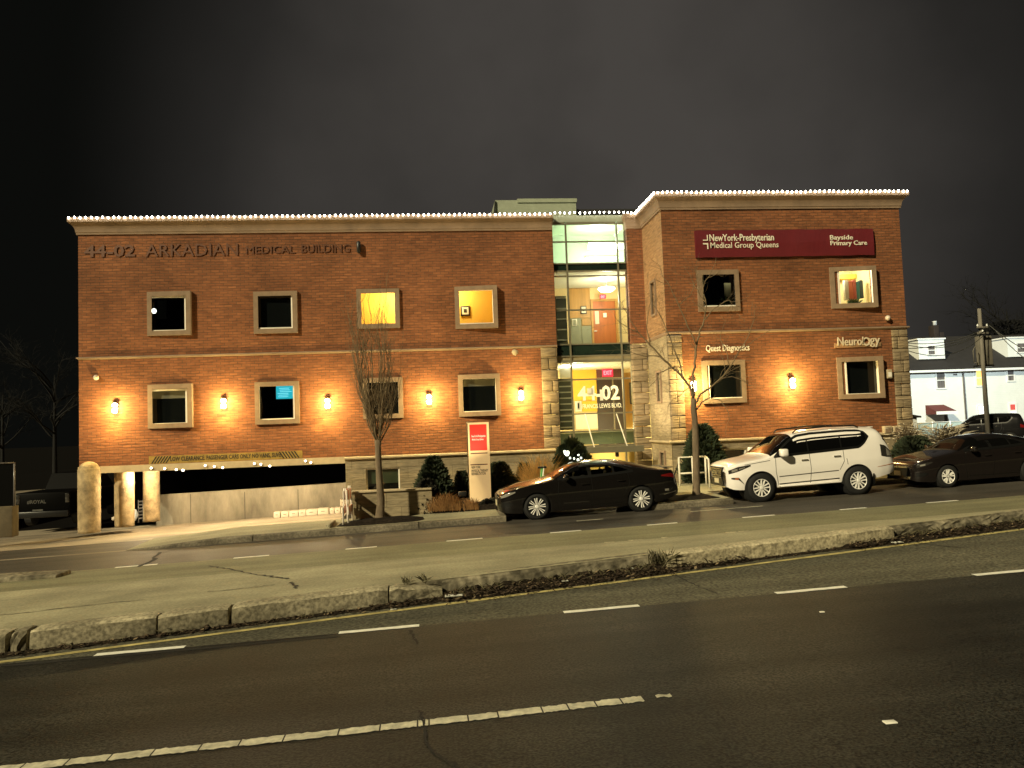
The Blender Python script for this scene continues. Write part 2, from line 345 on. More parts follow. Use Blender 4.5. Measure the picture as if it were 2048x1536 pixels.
# worn broken-up line nearest the camera
pcs = []; rnd = random.Random(3)
A0, A1 = gxy(-120, 1553), gxy(1287, 1398); tot = A1[0]-A0[0]; X = A0[0]
cuts = [0, .105, .165, .222, .28, .345, .40, .462, .54, .60, .655, .672, .73, .775, .842, .882, .925, .965, 1.0]
for c0, c1 in zip(cuts[:-1], cuts[1:]):
    f = lambda t: (A0[0]+t*tot, A0[1]+t*(A1[1]-A0[1]))
    pcs.append(seg(f(c0+.0012), f(c1-.0012), 10))
strip('worn_lane_line', pcs, .135, m_whitew, .005, .012, 4)
strip('worn_lane_line', [seg(gxy(1312, 1394), gxy(1342, 1391), 4)], .07, m_whitew, .005, .02, 9)
dash = [((165, 1327), (355, 1307)), ((675, 1272), (838, 1257)), ((1127, 1225), (1281, 1214)), ((1552, 1187), (1700, 1177)), ((1957, 1153), (2120, 1140))]
strip('lane_dashes', [seg((gxy(*a)[0], YD1+.02), (gxy(*b)[0], YD1+.02)) for a, b in dash], .12, m_white, .005, .006, 5)
fd = [((220, 1140), (300, 1136)), ((465, 1118), (537, 1112)), ((690, 1100), (752, 1097)), ((893, 1082), (965, 1077)), ((1100, 1066), (1165, 1063)), ((1297, 1052), (1360, 1048)), ((1490, 1037), (1560, 1033)), ((1690, 1022), (1745, 1018)), ((1865, 1008), (1930, 1003))]
strip('far_lane_dashes', [seg((gxy(*a)[0], YD2), (gxy(*b)[0], YD2)) for a, b in fd], .11, m_white, .006, .008, 6)
strip('parking_lane_line', [seg((gxy(1180, 1060)[0], 19.2), (gxy(1240, 1056)[0], 19.2)), seg((gxy(1400, 1030)[0], 19.3), (gxy(1560, 1020)[0], 19.3))], .07, m_whitew, .005, .02, 6)
strip('yellow_edge_line', [[(X, LX(X)-.36) for X in fr(-30, 50, 120)]], .11, m_yellow, .006, .012, 7)
strip('tar_seam', [[(X, YD1-.13+.02*math.sin(X*.7)) for X in fr(-30, kx(700), 90)]], .05, m_tar, .005, .02, 8)
# cracks across the slab and the road
def crack(name, pix, wd, seed, lift=0.0, zf=None):
    rnd = random.Random(seed); pts = [on(x, y, lift) for x, y in pix]; pl = []
    for a, b in zip(pts[:-1], pts[1:]):
        for i in range(7): t = i/7; pl.append((a.x+(b.x-a.x)*t+rnd.uniform(-1, 1)*wd*.8, a.y+(b.y-a.y)*t+rnd.uniform(-1, 1)*wd*.8))
    strip(name, [pl], wd, m_crack, .007, wd*.4, seed, zf)
crack('slab_crack', [(418, 1129), (455, 1137), (500, 1150), (545, 1162), (580, 1170)], .05, 1, .08, farz)
crack('slab_crack', [(580, 1170), (590, 1180), (592, 1188)], .04, 2, .15, farz)
crack('slab_crack', [(415, 1190), (490, 1183), (560, 1174)], .03, 8, .15, farz)
crack('slab_crack', [(0, 1238), (60, 1232), (190, 1216), (310, 1204)], .03, 9, .15, farz)
crack('road_crack', [(322, 1105), (300, 1124), (285, 1130), (270, 1136)], .09, 3)
crack('road_crack', [(840, 1420), (842, 1436), (848, 1450), (850, 1480), (868, 1506), (895, 1522), (920, 1540)], .022, 4)
crack('road_crack', [(818, 1262), (828, 1276), (838, 1292)], .03, 5)
crack('road_crack', [(1350, 1150), (1372, 1162), (1400, 1175), (1440, 1190)], .02, 6)
crack('road_crack', [(1830, 1085), (1880, 1092), (1940, 1097)], .025, 7)
bits = MB(); 
for px, py, s in [(1780, 1446, .05), (1644, 1225, .03)]:
    p = on(px, py); bits.bbox(p.x-s, p.x+s, p.y-s*.6, p.y+s*.6, p.z+.002, p.z+.014, .004)
bits.build('lane_stud', m_white, kind='structure')
# small island with dark soil at the far left of the far roadway
mb = MB(); p0, p1 = on(-400, 1190), on(118, 1158)
mb.bbox(p0.x, p1.x, p1.y-.1, p1.y+.55, G(p0.x)-.1, G(p1.x)+.10, .04); mb.build('left_island', m_kerbd, kind='structure')
mb = MB(); mb.blob(((p0.x+p1.x)/2, p1.y+.05, G(p0.x)+.06), ((p1.x-p0.x)/2-.05, .35, .12), 3, .3); mb.build('left_island_soil', m_soil, kind='structure')
strip('left_island_line', [[gxy(-60, 1178), gxy(60, 1164), gxy(120, 1158), gxy(166, 1150)]], .13, m_whitew, .006, .01, 12)

# far kerb, pavement, parking bays, driveway
def hk(X): return .15*max(.03, min(1, (X+7.9)/2.3))
def fk(name, xa, xb, y=YC, h=None, back=None, mat=m_conc):
    vs = []; n = max(2, int((xb-xa)/.25)); rnd = random.Random(int(xa*10)+99); b = back or y+.18
    for i in range(n+1):
        X = xa+(xb-xa)*i/n; j = rnd.uniform(-.006, .006); h = hk(X)
        vs += [(X, y, G(X)-.2), (X, y+j, G(X)+h-.03), (X, y+.03, G(X)+h+j), (X, b, G(X)+h)]
    fs = [(i*4+k, i*4+4+k, i*4+5+k, i*4+1+k) for i in range(n) for k in range(3)]+[(0, 1, 2, 3), (n*4+3, n*4+2, n*4+1, n*4)]
    return MB().add(vs, fs).build(name, mat, kind='structure')
XA, XB1, XB2, XB3 = 1.78, 5.72, 8.0, 19.0
m_kerbf = ground_mat('street_kerb', (.15, .13, .095), speck=.35, fine=18, rough=.9, spec=.2, blot=.4, blscale=1.5)
jx = [-7.9, on(502, 1085).x, on(838, 1056).x, XA]
for a, b in zip(jx[:-1], jx[1:]): fk('street_kerb', a+.012, b-.012, mat=m_kerbf)
fk('street_kerb', XB1, XB2, mat=m_kerbf); fk('street_kerb', XA, XB1, 22.05, mat=m_kerbf); fk('street_kerb', XB2, XB3, 22.05, mat=m_kerbf); fk('street_kerb', XB3, 21.4, mat=m_kerbf)
for X, s in ((XA, 1), (XB1, -1), (XB2, 1), (XB3, -1)):
    MB().box(X-.16 if s > 0 else X, X if s > 0 else X+.16, YC+.19, 22.04, G(X)-.2, G(X)+.148).build('street_kerb', m_kerbf, kind='structure')
PV = lambda X, Y: G(X)+hk(X)+.002+.012*(Y-YC)
sheet('pavement', fr(-7.9, XA-.16, 20), lambda X: YC+.18, lambda X: 22.2, PV, m_conc, 3)
sheet('pavement', fr(XA-.16, XB1, 6), lambda X: 22.2, lambda X: 24.9, PV, m_conc, 3)
sheet('pavement', fr(XB1, XB2, 6), lambda X: YC+.18, lambda X: 24.9, PV, m_conc, 3)
sheet('pavement', fr(XB2, 21.4, 20), lambda X: 22.2, lambda X: 24.9, PV, m_conc, 3)
sheet('entrance_path', fr(4.2, 8.1, 6), lambda X: 24.9, lambda X: 31.5, lambda X, Y: PV(X, 24.9)+.03*(Y-24.9), m_conc, 3)
def DZ(X, Y): return G(X)+.004-max(0, min(1, (Y-21.0)/7.0))*.48
sheet('driveway', fr(-18.5, -3.0, 18), lambda X: 20.2 if X < -5.6 else 22.1, lambda X: 33, DZ, m_apron, 12)
sheet('left_yard', fr(-70, -18.5, 8), lambda X: 20.2, lambda X: 60, lambda X, Y: G(X)+.003, m_apron, 4)
# tree pits and planting beds
def mound(name, x0, x1, y0, y1, zb, h, seed, mat=m_soil, nx=24, ny=8):
    rnd = random.Random(seed); vs = []
    from mathutils import noise
    for i in range(nx+1):
        for j in range(ny+1):
            u, v = i/nx, j/ny; X, Y = x0+(x1-x0)*u, y0+(y1-y0)*v
            k = min(1, 5*min(u, 1-u))*min(1, 4*min(v, 1-v)); vs.append((X, Y, G(X)+zb-.03+k*(h*(.6+.4*math.sin(PI*u))+.05*noise.noise(Vector((X*3, Y*3, seed))))))
    return MB().add(vs, [(i*(ny+1)+j, (i+1)*(ny+1)+j, (i+1)*(ny+1)+j+1, i*(ny+1)+j+1) for i in range(nx) for j in range(ny)], True).build(name, mat, kind='structure')
mound('tree_pit_soil', on(668, 1055).x+.1, on(858, 1045).x, 20.42, 21.55, .17, .12, 1)
mound('tree_pit_soil', XB1+.3, XB2-.15, 20.45, 21.5, .18, .10, 2)
MB().bbox(on(668, 1055).x-.02, on(668, 1055).x+.1, 20.42, 21.5, G(-3)-.0, G(-3)+.26, .02).build('tree_pit_edging', m_kerb, kind='structure')
mound('planting_bed', -2.9, 4.5, 22.26, 28.3, .10, .12, 3)
mound('planting_bed', -.75, 4.0, 21.75, 22.4, .13, .2, 6)
mound('planting_bed', 8.3, 17.6, 24.9, 25.9, .18, .2, 4)
mound('planting_bed', 16.6, 21.2, 23.0, 31.0, .18, .25, 5)

# leaf litter and weeds gathered along the broken kerb
m_leaf = M('dead_leaf', (.048, .029, .014), .85, var=.7, scale=25)
m_leafp = M('pale_leaf', (.22, .16, .09), .85, var=.4, scale=25)
m_weed = M('dry_weed', (.07, .06, .028), .9, var=.4, scale=10)
def dens(px):
    if px < 60: return .5
    if px < 740: return .35
    if px < 890: return .8
    if px < 1345: return 2.6
    if px < 1490: return 1.8
    if px < 1690: return .25
    return 2.4
dirt = MB(); rnd = random.Random(31); n = 260; vs = []
for i in range(n+1):
    px = -60+2300*i/n; X = kx(px); d = dens(px); wd = .10+.125*d+rnd.uniform(-.03, .03); hh = .012+.030*d*rnd.uniform(.5, 1.2)
    y1 = LX(X)+(.18 if d > 1.5 else .02); vs += [(X, y1-wd, G(X)+.003), (X, y1-wd*.45, G(X)+.003+hh*.8), (X, y1+.02, G(X)+hh*1.2+.01)]
dirt.add(vs, [(3*i+k, 3*i+3+k, 3*i+4+k, 3*i+1+k) for i in range(n) for k in range(2)], True).build('gutter_dirt', m_dirt, kind='stuff', label='dark dirt swept against the foot of the median kerb')
for nm, mt, cnt, lab in (('leaf_litter', m_leaf, 5200, 'brown dead leaves and twigs gathered along the median kerb'), ('pale_leaf_litter', m_leafp, 800, 'pale dry leaf scraps scattered among the litter at the kerb')):
    mb = MB(); rnd = random.Random(cnt)
    for i in range(cnt):
        for _ in range(8):
            px = rnd.uniform(-20, 2100)
            if rnd.random()*2.7 < dens(px): break
        X = kx(px); d = dens(px); y = LX(X)+(.16 if d > 1.5 else 0)-abs(rnd.gauss(0, .07+.085*d)); s = rnd.uniform(.012, .045); a = rnd.uniform(0, 6.28); tl = rnd.uniform(-.5, 1.0)
        z = G(X)+.012+rnd.uniform(0, .06*min(1.4, d)); ca, sa = math.cos(a)*s, math.sin(a)*s; k = rnd.uniform(.25, .6)
        mb.add([(X-ca, y-sa, z), (X+sa*k, y-ca*k, z+s*.4*tl), (X+ca, y+sa, z+s*tl), (X-sa*k, y+ca*k, z+s*.8*tl)], [(0, 1, 2, 3)])
    mb.build(nm, mt, kind='stuff', label=lab)
mb = MB(); rnd = random.Random(12)
clumps = [(1325, 1.0, 70, .17)]+[(rnd.uniform(900, 1480), .6, 14, .30) for _ in range(26)]+[(rnd.uniform(1690, 2048), .6, 12, .30) for _ in range(18)]+[(rnd.uniform(40, 880), .3, 5, .1) for _ in range(12)]+[(812, .5, 26, .05), (850, .5, 26, .04)]
for px, hsc, cnt, spread in clumps:
    X0 = kx(px); y0 = LX(X0)+(.08 if px > 890 else .3 if px in (812, 850) else -.03); zb = .24 if px in (812, 850) else (.12 if px == 1325 else .02)
    for i in range(cnt):
        x, y = X0+rnd.gauss(0, spread*.6), y0+rnd.gauss(0, .06); h = hsc*rnd.uniform(.08, .26); dx, dy = rnd.gauss(0, .09), rnd.gauss(0, .08); b = G(x)+zb
        mb.add([(x-.006, y, b), (x+.006, y, b), (x+dx*.5+.004, y+dy*.5, b+h*.7), (x+dx, y+dy, b+h)], [(0, 1, 2), (0, 2, 3)])
mb.build('weeds', m_weed, kind='stuff', label='dry weeds growing out of the broken median kerb')
def scrap(px, py, s, lab, lift=.02):
    p = on(px, py, lift); mb = MB(); rnd = random.Random(int(px))
    vs = [(p.x+x*s+rnd.uniform(-.1, .1)*s, p.y+y*s*.7, p.z+.01+rnd.uniform(0, .12)*s) for x in (-1, -.2, .5, 1) for y in (-1, 0, 1)]
    mb.add(vs, [(i*3+j, i*3+3+j, i*3+4+j, i*3+1+j) for i in range(3) for j in range(2)]); mb.add([(v[0], v[1], v[2]-.006) for v in vs], [(i*3+j, i*3+1+j, i*3+4+j, i*3+3+j) for i in range(3) for j in range(2)])
    tag(mb.build('litter_paper', m_white), lab, 'litter')
scrap(908, 1193, .13, 'flattened white paper cup lying where the kerb has broken away', .05)
scrap(1130, 1163, .05, 'small white paper scrap among leaves below the sunken kerb', .06)
scrap(1270, 1137, .06, 'pale crumpled paper scrap beside the weed clump', .08)
scrap(787, 1220, .04, 'tiny white scrap in the gutter by the kerb joint', .01)
scrap(1795, 1086, .09, 'white scrap at the end of the pale kerb piece', .02)

# ------------------------------------------------------------------ the medical building
m_brick = masonry('brick', (.285, .108, .043), (.205, .075, .031), (.13, .066, .035), .30, .10, .011, .55, .32)
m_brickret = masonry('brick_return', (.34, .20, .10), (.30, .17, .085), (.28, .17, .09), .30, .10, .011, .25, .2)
m_stone = masonry('limestone', (.32, .26, .165), (.25, .20, .125), (.20, .16, .10), .82, .40, .010, .4, .25, .9, .05)
m_quoin = masonry('split_face_stone', (.31, .235, .145), (.23, .175, .105), (.15, .11, .07), 1.2, .43, .012, .7, .3, .9, .06, .35)
m_cast = M('cast_stone', (.24, .165, .11), .85, var=.22, scale=1.4, bump=.25, bscale=14)
m_trim = M('pale_trim', (.42, .34, .22), .8, var=.15, scale=3, bump=.15)
m_surr = M('window_surround', (.225, .155, .10), .85, var=.18, scale=4, bump=.25, bscale=18)
m_alum = M('white_aluminium', (.85, .80, .70), .45, var=.05, scale=5)
m_mull = M('grey_aluminium', (.20, .185, .13), .4, metal=.3, var=.1)
m_span = M('spandrel_glass', (.012, .022, .016), .12, var=.25, scale=1.2, spec=.6)
m_dkglass = M('dark_window', (.004, .005, .005), .06, var=0, spec=.6)
m_grnglass = M('basement_window', (.028, .040, .022), .1, var=.3, scale=1.5, spec=.7)
m_glass = glass_mat('window_glass')
m_black = M('black_void', (.004, .004, .004), .9, var=0, spec=0)
m_bmetal = M('black_metal', (.012, .012, .011), .45, var=.1)
m_blind = M('roller_blind', (.10, .095, .065), .9, var=.12, scale=3)
m_roof = M('roof_deck', (.05, .048, .044), .9, var=.2)
YL, YR, YW, YS = 28.6, 26.0, 28.78, 28.5
XL, XR = at(157, 640, YL).x, at(1104.5, 459, YL).x
XA2, XB_ = 8.19, at(1813, 653, YR).x
ZCB, ZCT, ZB, ZW, ZWR = 10.08, 10.62, 5.56, 1.56, 1.755
XG = at(692, 960, YL).x                                        # right jamb of the garage opening
ZS, ZBB = 1.43, at(450, 923, YL).z                             # soffit, bottom of brick
bld = thing('medical_building', 'two-winged orange brick medical building with lit lobby and rooftop string lights', 'building', (0, YL, 0))
def wall_mb(X0, X1, Z0, Z1, Y, holes, rev=.22):
    mb = MB(); xs = sorted({X0, X1}|{h[0] for h in holes}|{h[1] for h in holes}); zs = sorted({Z0, Z1}|{h[2] for h in holes}|{h[3] for h in holes})
    for a, b in zip(xs[:-1], xs[1:]):
        for c, d in zip(zs[:-1], zs[1:]):
            if any(h[0]-1e-6 <= a and b <= h[1]+1e-6 and h[2]-1e-6 <= c and d <= h[3]+1e-6 for h in holes): continue
            mb.quad((a, Y, c), (b, Y, c), (b, Y, d), (a, Y, d))
    for a, b, c, d in holes:
        r = Y+rev
        mb.quad((a, Y, c), (a, r, c), (b, r, c), (b, Y, c)); mb.quad((a, Y, d), (b, Y, d), (b, r, d), (a, r, d)); mb.quad((a, Y, c), (a, Y, d), (a, r, d), (a, r, c)); mb.quad((b, Y, c), (b, r, c), (b, r, d), (b, Y, d))
    return mb
WIN = {}                                                       # key: outer px, pane px, plane, left/right projection
WIN['w1'] = ((292, 582, 381, 670), (302, 597, 371, 660), YL, .10, .22)
WIN['w2'] = ((506, 582, 594, 666), (516, 592, 583, 655), YL, .12, .16)
WIN['w3'] = ((713, 577, 799, 656), (723, 587, 789, 651), YL, .14, .14)
WIN['w4'] = ((910, 571, 995, 656), (919, 583, 984, 646), YL, .04, .34)
WIN['w5'] = ((293, 768, 384, 856), (305, 783, 373, 845), YL, .10, .24)
WIN['w6'] = ((509, 763, 598, 848), (521, 773, 587, 836), YL, .16, .12)
WIN['w7'] = ((725, 755, 806, 837), (735, 766, 796, 827), YL, .12, .14)
WIN['w8'] = ((917, 748, 1001, 832), (927, 759, 990, 821), YL, .05, .34)
WIN['w9'] = ((1397, 539, 1480, 622), (1405, 546, 1469, 611), YR, .14, .14)
WIN['w10'] = ((1665, 532, 1753, 615), (1676, 541, 1741, 607), YR, .05, .30)
WIN['w11'] = ((1407, 720, 1493, 806), (1417, 731, 1482, 794), YR, .14, .14)
WIN['w12'] = ((1680, 713, 1767, 797), (1690, 723, 1752, 786), YR, .05, .32)
def hole(k):
    o, p, Y, a, b = WIN[k]; h = rect(*p, Y+.14); return (h[0]-.03, h[1]+.03, h[2]-.03, h[3]+.03)
def grow(h, d): return (h[0]-d, h[1]+d, h[2]-d, h[3]+d)
LW = [grow(hole(k), .05) for k in ('w1', 'w2', 'w3', 'w4', 'w5', 'w6', 'w7', 'w8')]
RW = [grow(hole(k), .05) for k in ('w9', 'w10', 'w11', 'w12')]
XQ = at(1085, 800, YL).x
XP1, XP2 = at(1366, 740, YR).x, at(1787, 740, YR).x
wall_mb(XL, XQ, ZBB, ZCB, YL, LW, .3).add([(XQ, YL, ZB), (XR, YL, ZB), (XR, YL, ZCB), (XQ, YL, ZCB)], [(0, 1, 2, 3)]).add([(XL, YL, ZBB), (XL, YL, ZCB), (XL, 46, ZCB), (XL, 46, ZBB)], [(0, 1, 2, 3)]).add([(XR, YL, ZB), (XR, YL+.5, ZB), (XR, YL+.5, ZCB), (XR, YL, ZCB)], [(0, 1, 2, 3)]).build('brick_wall', m_brick, bld)
wall_mb(XP1, XP2, ZWR, ZB+.06, YR, [h for h in RW if h[3] < ZB], .3).build('brick_wall', m_brick, bld)
wall_mb(XA2, XB_, ZB+.06, ZCB, YR, [h for h in RW if h[3] > ZB], .3).add([(XB_, YR, ZWR), (XB_, 44, ZWR), (XB_, 44, ZCB), (XB_, YR, ZCB)], [(0, 1, 2, 3)]).build('brick_wall', m_brick, bld)
# the return of the projecting wing, with slit windows
rw = MB()
def yz_wall(mb, X, Y0, Y1, Z0, Z1, holes, rev=.2):                 # wall facing left (-X)
    ys = sorted({Y0, Y1}|{h[0] for h in holes}|{h[1] for h in holes}); zs = sorted({Z0, Z1}|{h[2] for h in holes}|{h[3] for h in holes})
    for a, b in zip(ys[:-1], ys[1:]):
        for c, d in zip(zs[:-1], zs[1:]):
            if any(h[0] <= a+1e-6 and b <= h[1]+1e-6 and h[2] <= c+1e-6 and d <= h[3]+1e-6 for h in holes): continue
            mb.quad((X, b, c), (X, a, c), (X, a, d), (X, b, d))
    for a, b, c, d in holes:
        mb.quad((X, a, c), (X+rev, a, c), (X+rev, b, c), (X, b, c)); mb.quad((X, a, d), (X, b, d), (X+rev, b, d), (X+rev, a, d)); mb.quad((X, a, c), (X, a, d), (X+rev, a, d), (X+rev, a, c)); mb.quad((X, b, c), (X+rev, b, c), (X+rev, b, d), (X, b, d))
    return mb
def ret_y(px, py):                                                  # depth at which a pixel ray meets the return
    d = ray(px, py); return d.y*(XA2/d.x)
def ret_hole(x0, x1, y0, y1):
    ya, yb = ret_y(x1, (y0+y1)/2), ret_y(x0, (y0+y1)/2); ym = (ya+yb)/2; xm = (x0+x1)/2
    return (ya, yb, at(xm, y1, ym).z, at(xm, y0, ym).z)
slits = [ret_hole(1304, 1312, 565, 628), ret_hole(1316, 1323, 745, 802), ret_hole(1323, 1331, 905, 936)]
yz_wall(MB(), XA2, YR, YS, ZB+.06, ZCB, slits[:1]).build('return_wall', m_brickret, bld)
yz_wall(MB(), XA2, YR, YS, -.3, ZB+.06, slits[1:]).build('return_stone_wall', m_stone, bld)
for i, (a, b, c, d) in enumerate(slits):
    f = MB(); t = .07
    f.box(XA2-.06, XA2+.03, a-t, a, c-t, d+t); f.box(XA2-.06, XA2+.03, b, b+t, c-t, d+t); f.box(XA2-.06, XA2+.03, a, b, c-t, c); f.box(XA2-.06, XA2+.03, a, b, d, d+t)
    w_ = f.build('slit_window', m_surr, bld); MB().quad((XA2+.12, b, c), (XA2+.12, a, c), (XA2+.12, a, d), (XA2+.12, b, d)).build('pane', m_dkglass, w_)
# brick strip between lobby glass and return
XS1 = at(1259, 600, YS).x
MB().quad((XS1, YS, ZB), (XA2, YS, ZB), (XA2, YS, ZCT-.05), (XS1, YS, ZCT-.05)).quad((XS1, YS+.5, ZB), (XS1, YS, ZB), (XS1, YS, ZCB), (XS1, YS+.5, ZCB)).build('brick_pier', m_brick, bld)
# stone piers and base courses
def boxpart(name, mat, *b): return MB().box(*b).build(name, mat, bld)
def quoin(name, X0, X1, Y, Z0, Z1, seed):                           # a pier of rough split stones, each course with its own bulge
    rnd = random.Random(seed); mb = MB(); z = Z0; k = 0
    while z < Z1-.05:
        h = min(.43, Z1-z); o = rnd.uniform(.03, .05); mid = X0+(X1-X0)*(rnd.uniform(.3, .7))
        for a, b in (((X0, mid), (mid, X1)) if k % 2 else ((X0, X1),)): mb.bbox(a+.008, b-.008, Y-o-rnd.uniform(0, .025), Y+.3, z+.01, z+h-.01, .022)
        z += h; k += 1
    return mb.build(name, m_quoin, bld)
quoin('stone_pier', XQ, XR, YL, ZW+.1, ZB-.06, 1)
quoin('stone_pier', XS1, XA2-.01, YS, -.2, ZB-.02, 2)
quoin('stone_pier', XA2+.01, XP1, YR, ZWR+.1, ZB, 3)
quoin('stone_pier', XP2, XB_, YR, ZWR+.1, ZB, 4)
bw1 = rect(733, 936, 800, 984, YL+.1); bw2 = rect(960, 926, 1002, 975, YL+.1); bw3 = rect(1430, 897, 1491, 924, YR+.1)
wall_mb(XG, XR, -.6, ZW, YL-.05, [bw1, bw2], .3).add([(XG, YL-.05, -.6), (XG, YL-.05, ZW), (XG, YL+1.7, ZW), (XG, YL+1.7, -.6)], [(0, 1, 2, 3)]).build('stone_base', m_stone, bld)
wall_mb(XA2, XB_, -.3, ZWR, YR-.05, [bw3], .3).add([(XB_+.001, YR-.05, -.3), (XB_+.001, 44, -.3), (XB_+.001, 44, ZWR), (XB_+.001, YR-.05, ZWR)], [(0, 1, 2, 3)]).build('stone_base', m_stone, bld)
for k, (a, b, c, d), Y, mt in ((1, bw1, YL, m_grnglass), (2, bw2, YL, m_grnglass), (3, bw3, YR, m_dkglass)):
    f = MB(); t = .05
    f.box(a, a+t, Y+.02, Y+.10, c, d); f.box(b-t, b, Y+.02, Y+.10, c, d); f.box(a+t, b-t, Y+.02, Y+.10, d-t, d); f.box(a+t, b-t, Y+.02, Y+.10, c, c+t)
    w_ = f.build('basement_window', m_alum, bld)
    MB().quad((a, Y+.15, c), (b, Y+.15, c), (b, Y+.15, d), (a, Y+.15, d)).build('pane', m_dkglass if k == 1 else mt, w_)
    if k == 1: MB().box(a+t, b-t, Y+.11, Y+.13, c+(d-c)*.36, d-t).build('blind', m_grnglass, w_)
m_blue = glow('reflected_blue', (.25, .55, .75), .55)
refl_panel = MB(); a, b, c, d = bw3; refl_panel.box(a+.1, a+.78, YR+.5, YR+.54, c+.22, d-.08)
# mouldings swept round the corners
def sweep(name, path, prof, mat, parent=bld):
    """path: plan points, outside on the right hand when walking; prof: (out, z)"""
    pts = [Vector(p) for p in path]; n = len(pts); vs = []
    for i in range(n):
        d0 = (pts[i]-pts[i-1]).normalized() if i else (pts[1]-pts[0]).normalized(); d1 = (pts[i+1]-pts[i]).normalized() if i < n-1 else d0
        n0, n1 = Vector((d0.y, -d0.x)), Vector((d1.y, -d1.x)); b = (n0+n1)/(1+n0.dot(n1))
        for o, z in prof: q = pts[i]+b*o; vs.append((q.x, q.y, z))
    m = len(prof); fs = [(i*m+k, (i+1)*m+k, (i+1)*m+k+1, i*m+k+1) for i in range(n-1) for k in range(m-1)]
    fs += [tuple(range(m))[::-1], tuple((n-1)*m+k for k in range(m))]
    return MB().add(vs, fs).build(name, mat, parent)
CP = [(0, ZCB-.03), (.05, ZCB-.03), (.05, ZCB+.03), (.07, ZCB+.05)]+[(.07+.15*t**2.3, ZCB+.05+.31*t) for t in (.15, .3, .45, .6, .75, .88, 1)]+[(.235, ZCB+.36), (.265, ZCB+.385), (.265, ZCT), (.24, ZCT+.012), (-.4, ZCT+.012)]
LPATH = [(XL, 40), (XL, YL), (XR, YL)]
RPATH = [(XS1+.02, YS), (XA2, YS), (XA2, YR), (XB_, YR), (XB_, 40)]
sweep('cornice', LPATH, CP, m_cast); sweep('cornice', RPATH[1:], CP, m_cast)
sweep('cornice', [(XS1, YS+.4), (XS1, YS), (XA2-.06, YS)], [(o*.35, z) for o, z in CP], m_cast)
# joints between the cast cornice stones
jb = MB()
for px in (547, 830, 1050): X = at(px, 445, YL).x; jb.box(X-.012, X+.012, YL-.23, YL-.05, ZCB+.06, ZCB+.37)
for px in (1363, 1502, 1640, 1775): X = at(px, 400, YR).x; jb.box(X-.012, X+.012, YR-.23, YR-.05, ZCB+.06, ZCB+.37)
BP = lambda z, o=.07, h=.13: [(0, z), (o*.5, z+.02), (o, z+.05), (o, z+h-.02), (o*.6, z+h), (0, z+h)]
sweep('belt_course', [(XL, 40), (XL, YL), (XQ+.01, YL), (XR, YL)], BP(ZB-.06, .07, .10), m_cast)
sweep('belt_course', [(XA2, YS), (XA2, YR), (XB_, YR), (XB_, 40)], BP(ZB+.02, .08, .10), m_cast)
sweep('water_table', [(XG-.02, YL-.04), (XR, YL-.04)], BP(ZW-.03, .12, .13), m_trim)
sweep('water_table', [(XA2, YS), (XA2, YR-.05), (XB_, YR-.05), (XB_, 40)], BP(ZWR-.02, .11, .12), m_trim)
# flat roofs and upper walls behind the cornice
boxpart('roof', m_roof, XL+.4, XR-.1, YL+.45, 45, ZCT-.5, ZCT-.2); boxpart('roof', m_roof, XA2+.4, XB_-.4, YR+.45, 44, ZCT-.5, ZCT-.2)
pa = rect(990, 400, 1152, 424, 33); pb = rect(1150, 418, 1256, 440, 34)
m_pent = M('penthouse_panel', (.30, .33, .25), .7, var=.1); m_pentd = M('dark_penthouse', (.02, .02, .022), .8, var=.1)
pent = MB().box(pa[0], pa[1], 33, 38, ZCT-.3, pa[3]).box(pa[0]+1.0, pa[1]+.04, 32.95, 38, pa[3]-.12, pa[3]+.05).build('penthouse', m_pent, bld)
MB().prism([(pa[0]-.25, ZCT-.2), (pa[0], ZCT-.2), (pa[0], pa[3]-.02)], 32.9, 33.2).build('flashing', m_pentd, pent)
boxpart('dark_penthouse', m_pentd, pb[0], pb[1]+.6, 34, 38, ZCT-.4, pb[3])
# garage opening: lintel, interior
boxpart('garage_lintel', m_trim, XL-.02, XG, YL-.06, YL+.5, ZS, ZBB)
boxpart('garage_ceiling', m_trim, XL+.1, XG-.02, YL+.5, 44, ZS+.08, ZS+.3)
yb = 31.0
lwz = at(500, 978, yb).z
m_gwall = M('garage_wall', (.20, .182, .14), .85, var=.5, scale=1.2, bump=.2, stretch=(1, 1, .35))
lw0 = at(312, 1010, yb).x; zl0, zl1 = at(318, 990, yb).z, at(690, 966, yb).z
MB().add([(lw0, yb, -.9), (XG+2, yb, -.9), (XG+2, yb, zl1+.06), (lw0, yb, zl0), (lw0, yb+.2, -.9), (XG+2, yb+.2, -.9), (XG+2, yb+.2, zl1+.06), (lw0, yb+.2, zl0)], [(0, 1, 2, 3), (3, 2, 6, 7), (4, 7, 6, 5), (0, 3, 7, 4), (1, 5, 6, 2)]).build('ramp_wall', m_gwall, bld)
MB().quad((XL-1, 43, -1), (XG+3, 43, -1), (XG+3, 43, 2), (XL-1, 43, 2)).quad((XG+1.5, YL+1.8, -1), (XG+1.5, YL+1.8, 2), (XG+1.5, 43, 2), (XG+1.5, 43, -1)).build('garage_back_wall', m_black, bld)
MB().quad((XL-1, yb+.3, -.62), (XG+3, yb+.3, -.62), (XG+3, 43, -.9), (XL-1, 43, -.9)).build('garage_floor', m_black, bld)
m_pillar = M('pillar_concrete', (.30, .225, .125), .92, var=.6, scale=2.6, bump=1.0, bscale=12)
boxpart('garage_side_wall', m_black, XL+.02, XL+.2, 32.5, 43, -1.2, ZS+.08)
for k in range(4):
    jt = MB(); X = lw0+1.3+2.05*k; jt.box(X-.012, X+.012, yb-.006, yb-.001, -.9, zl0-.02); jt.build('formwork_joint', M('joint_line', (.06, .055, .042), .95, var=.3), bld)  # thin dark joint lines on the ramp wall
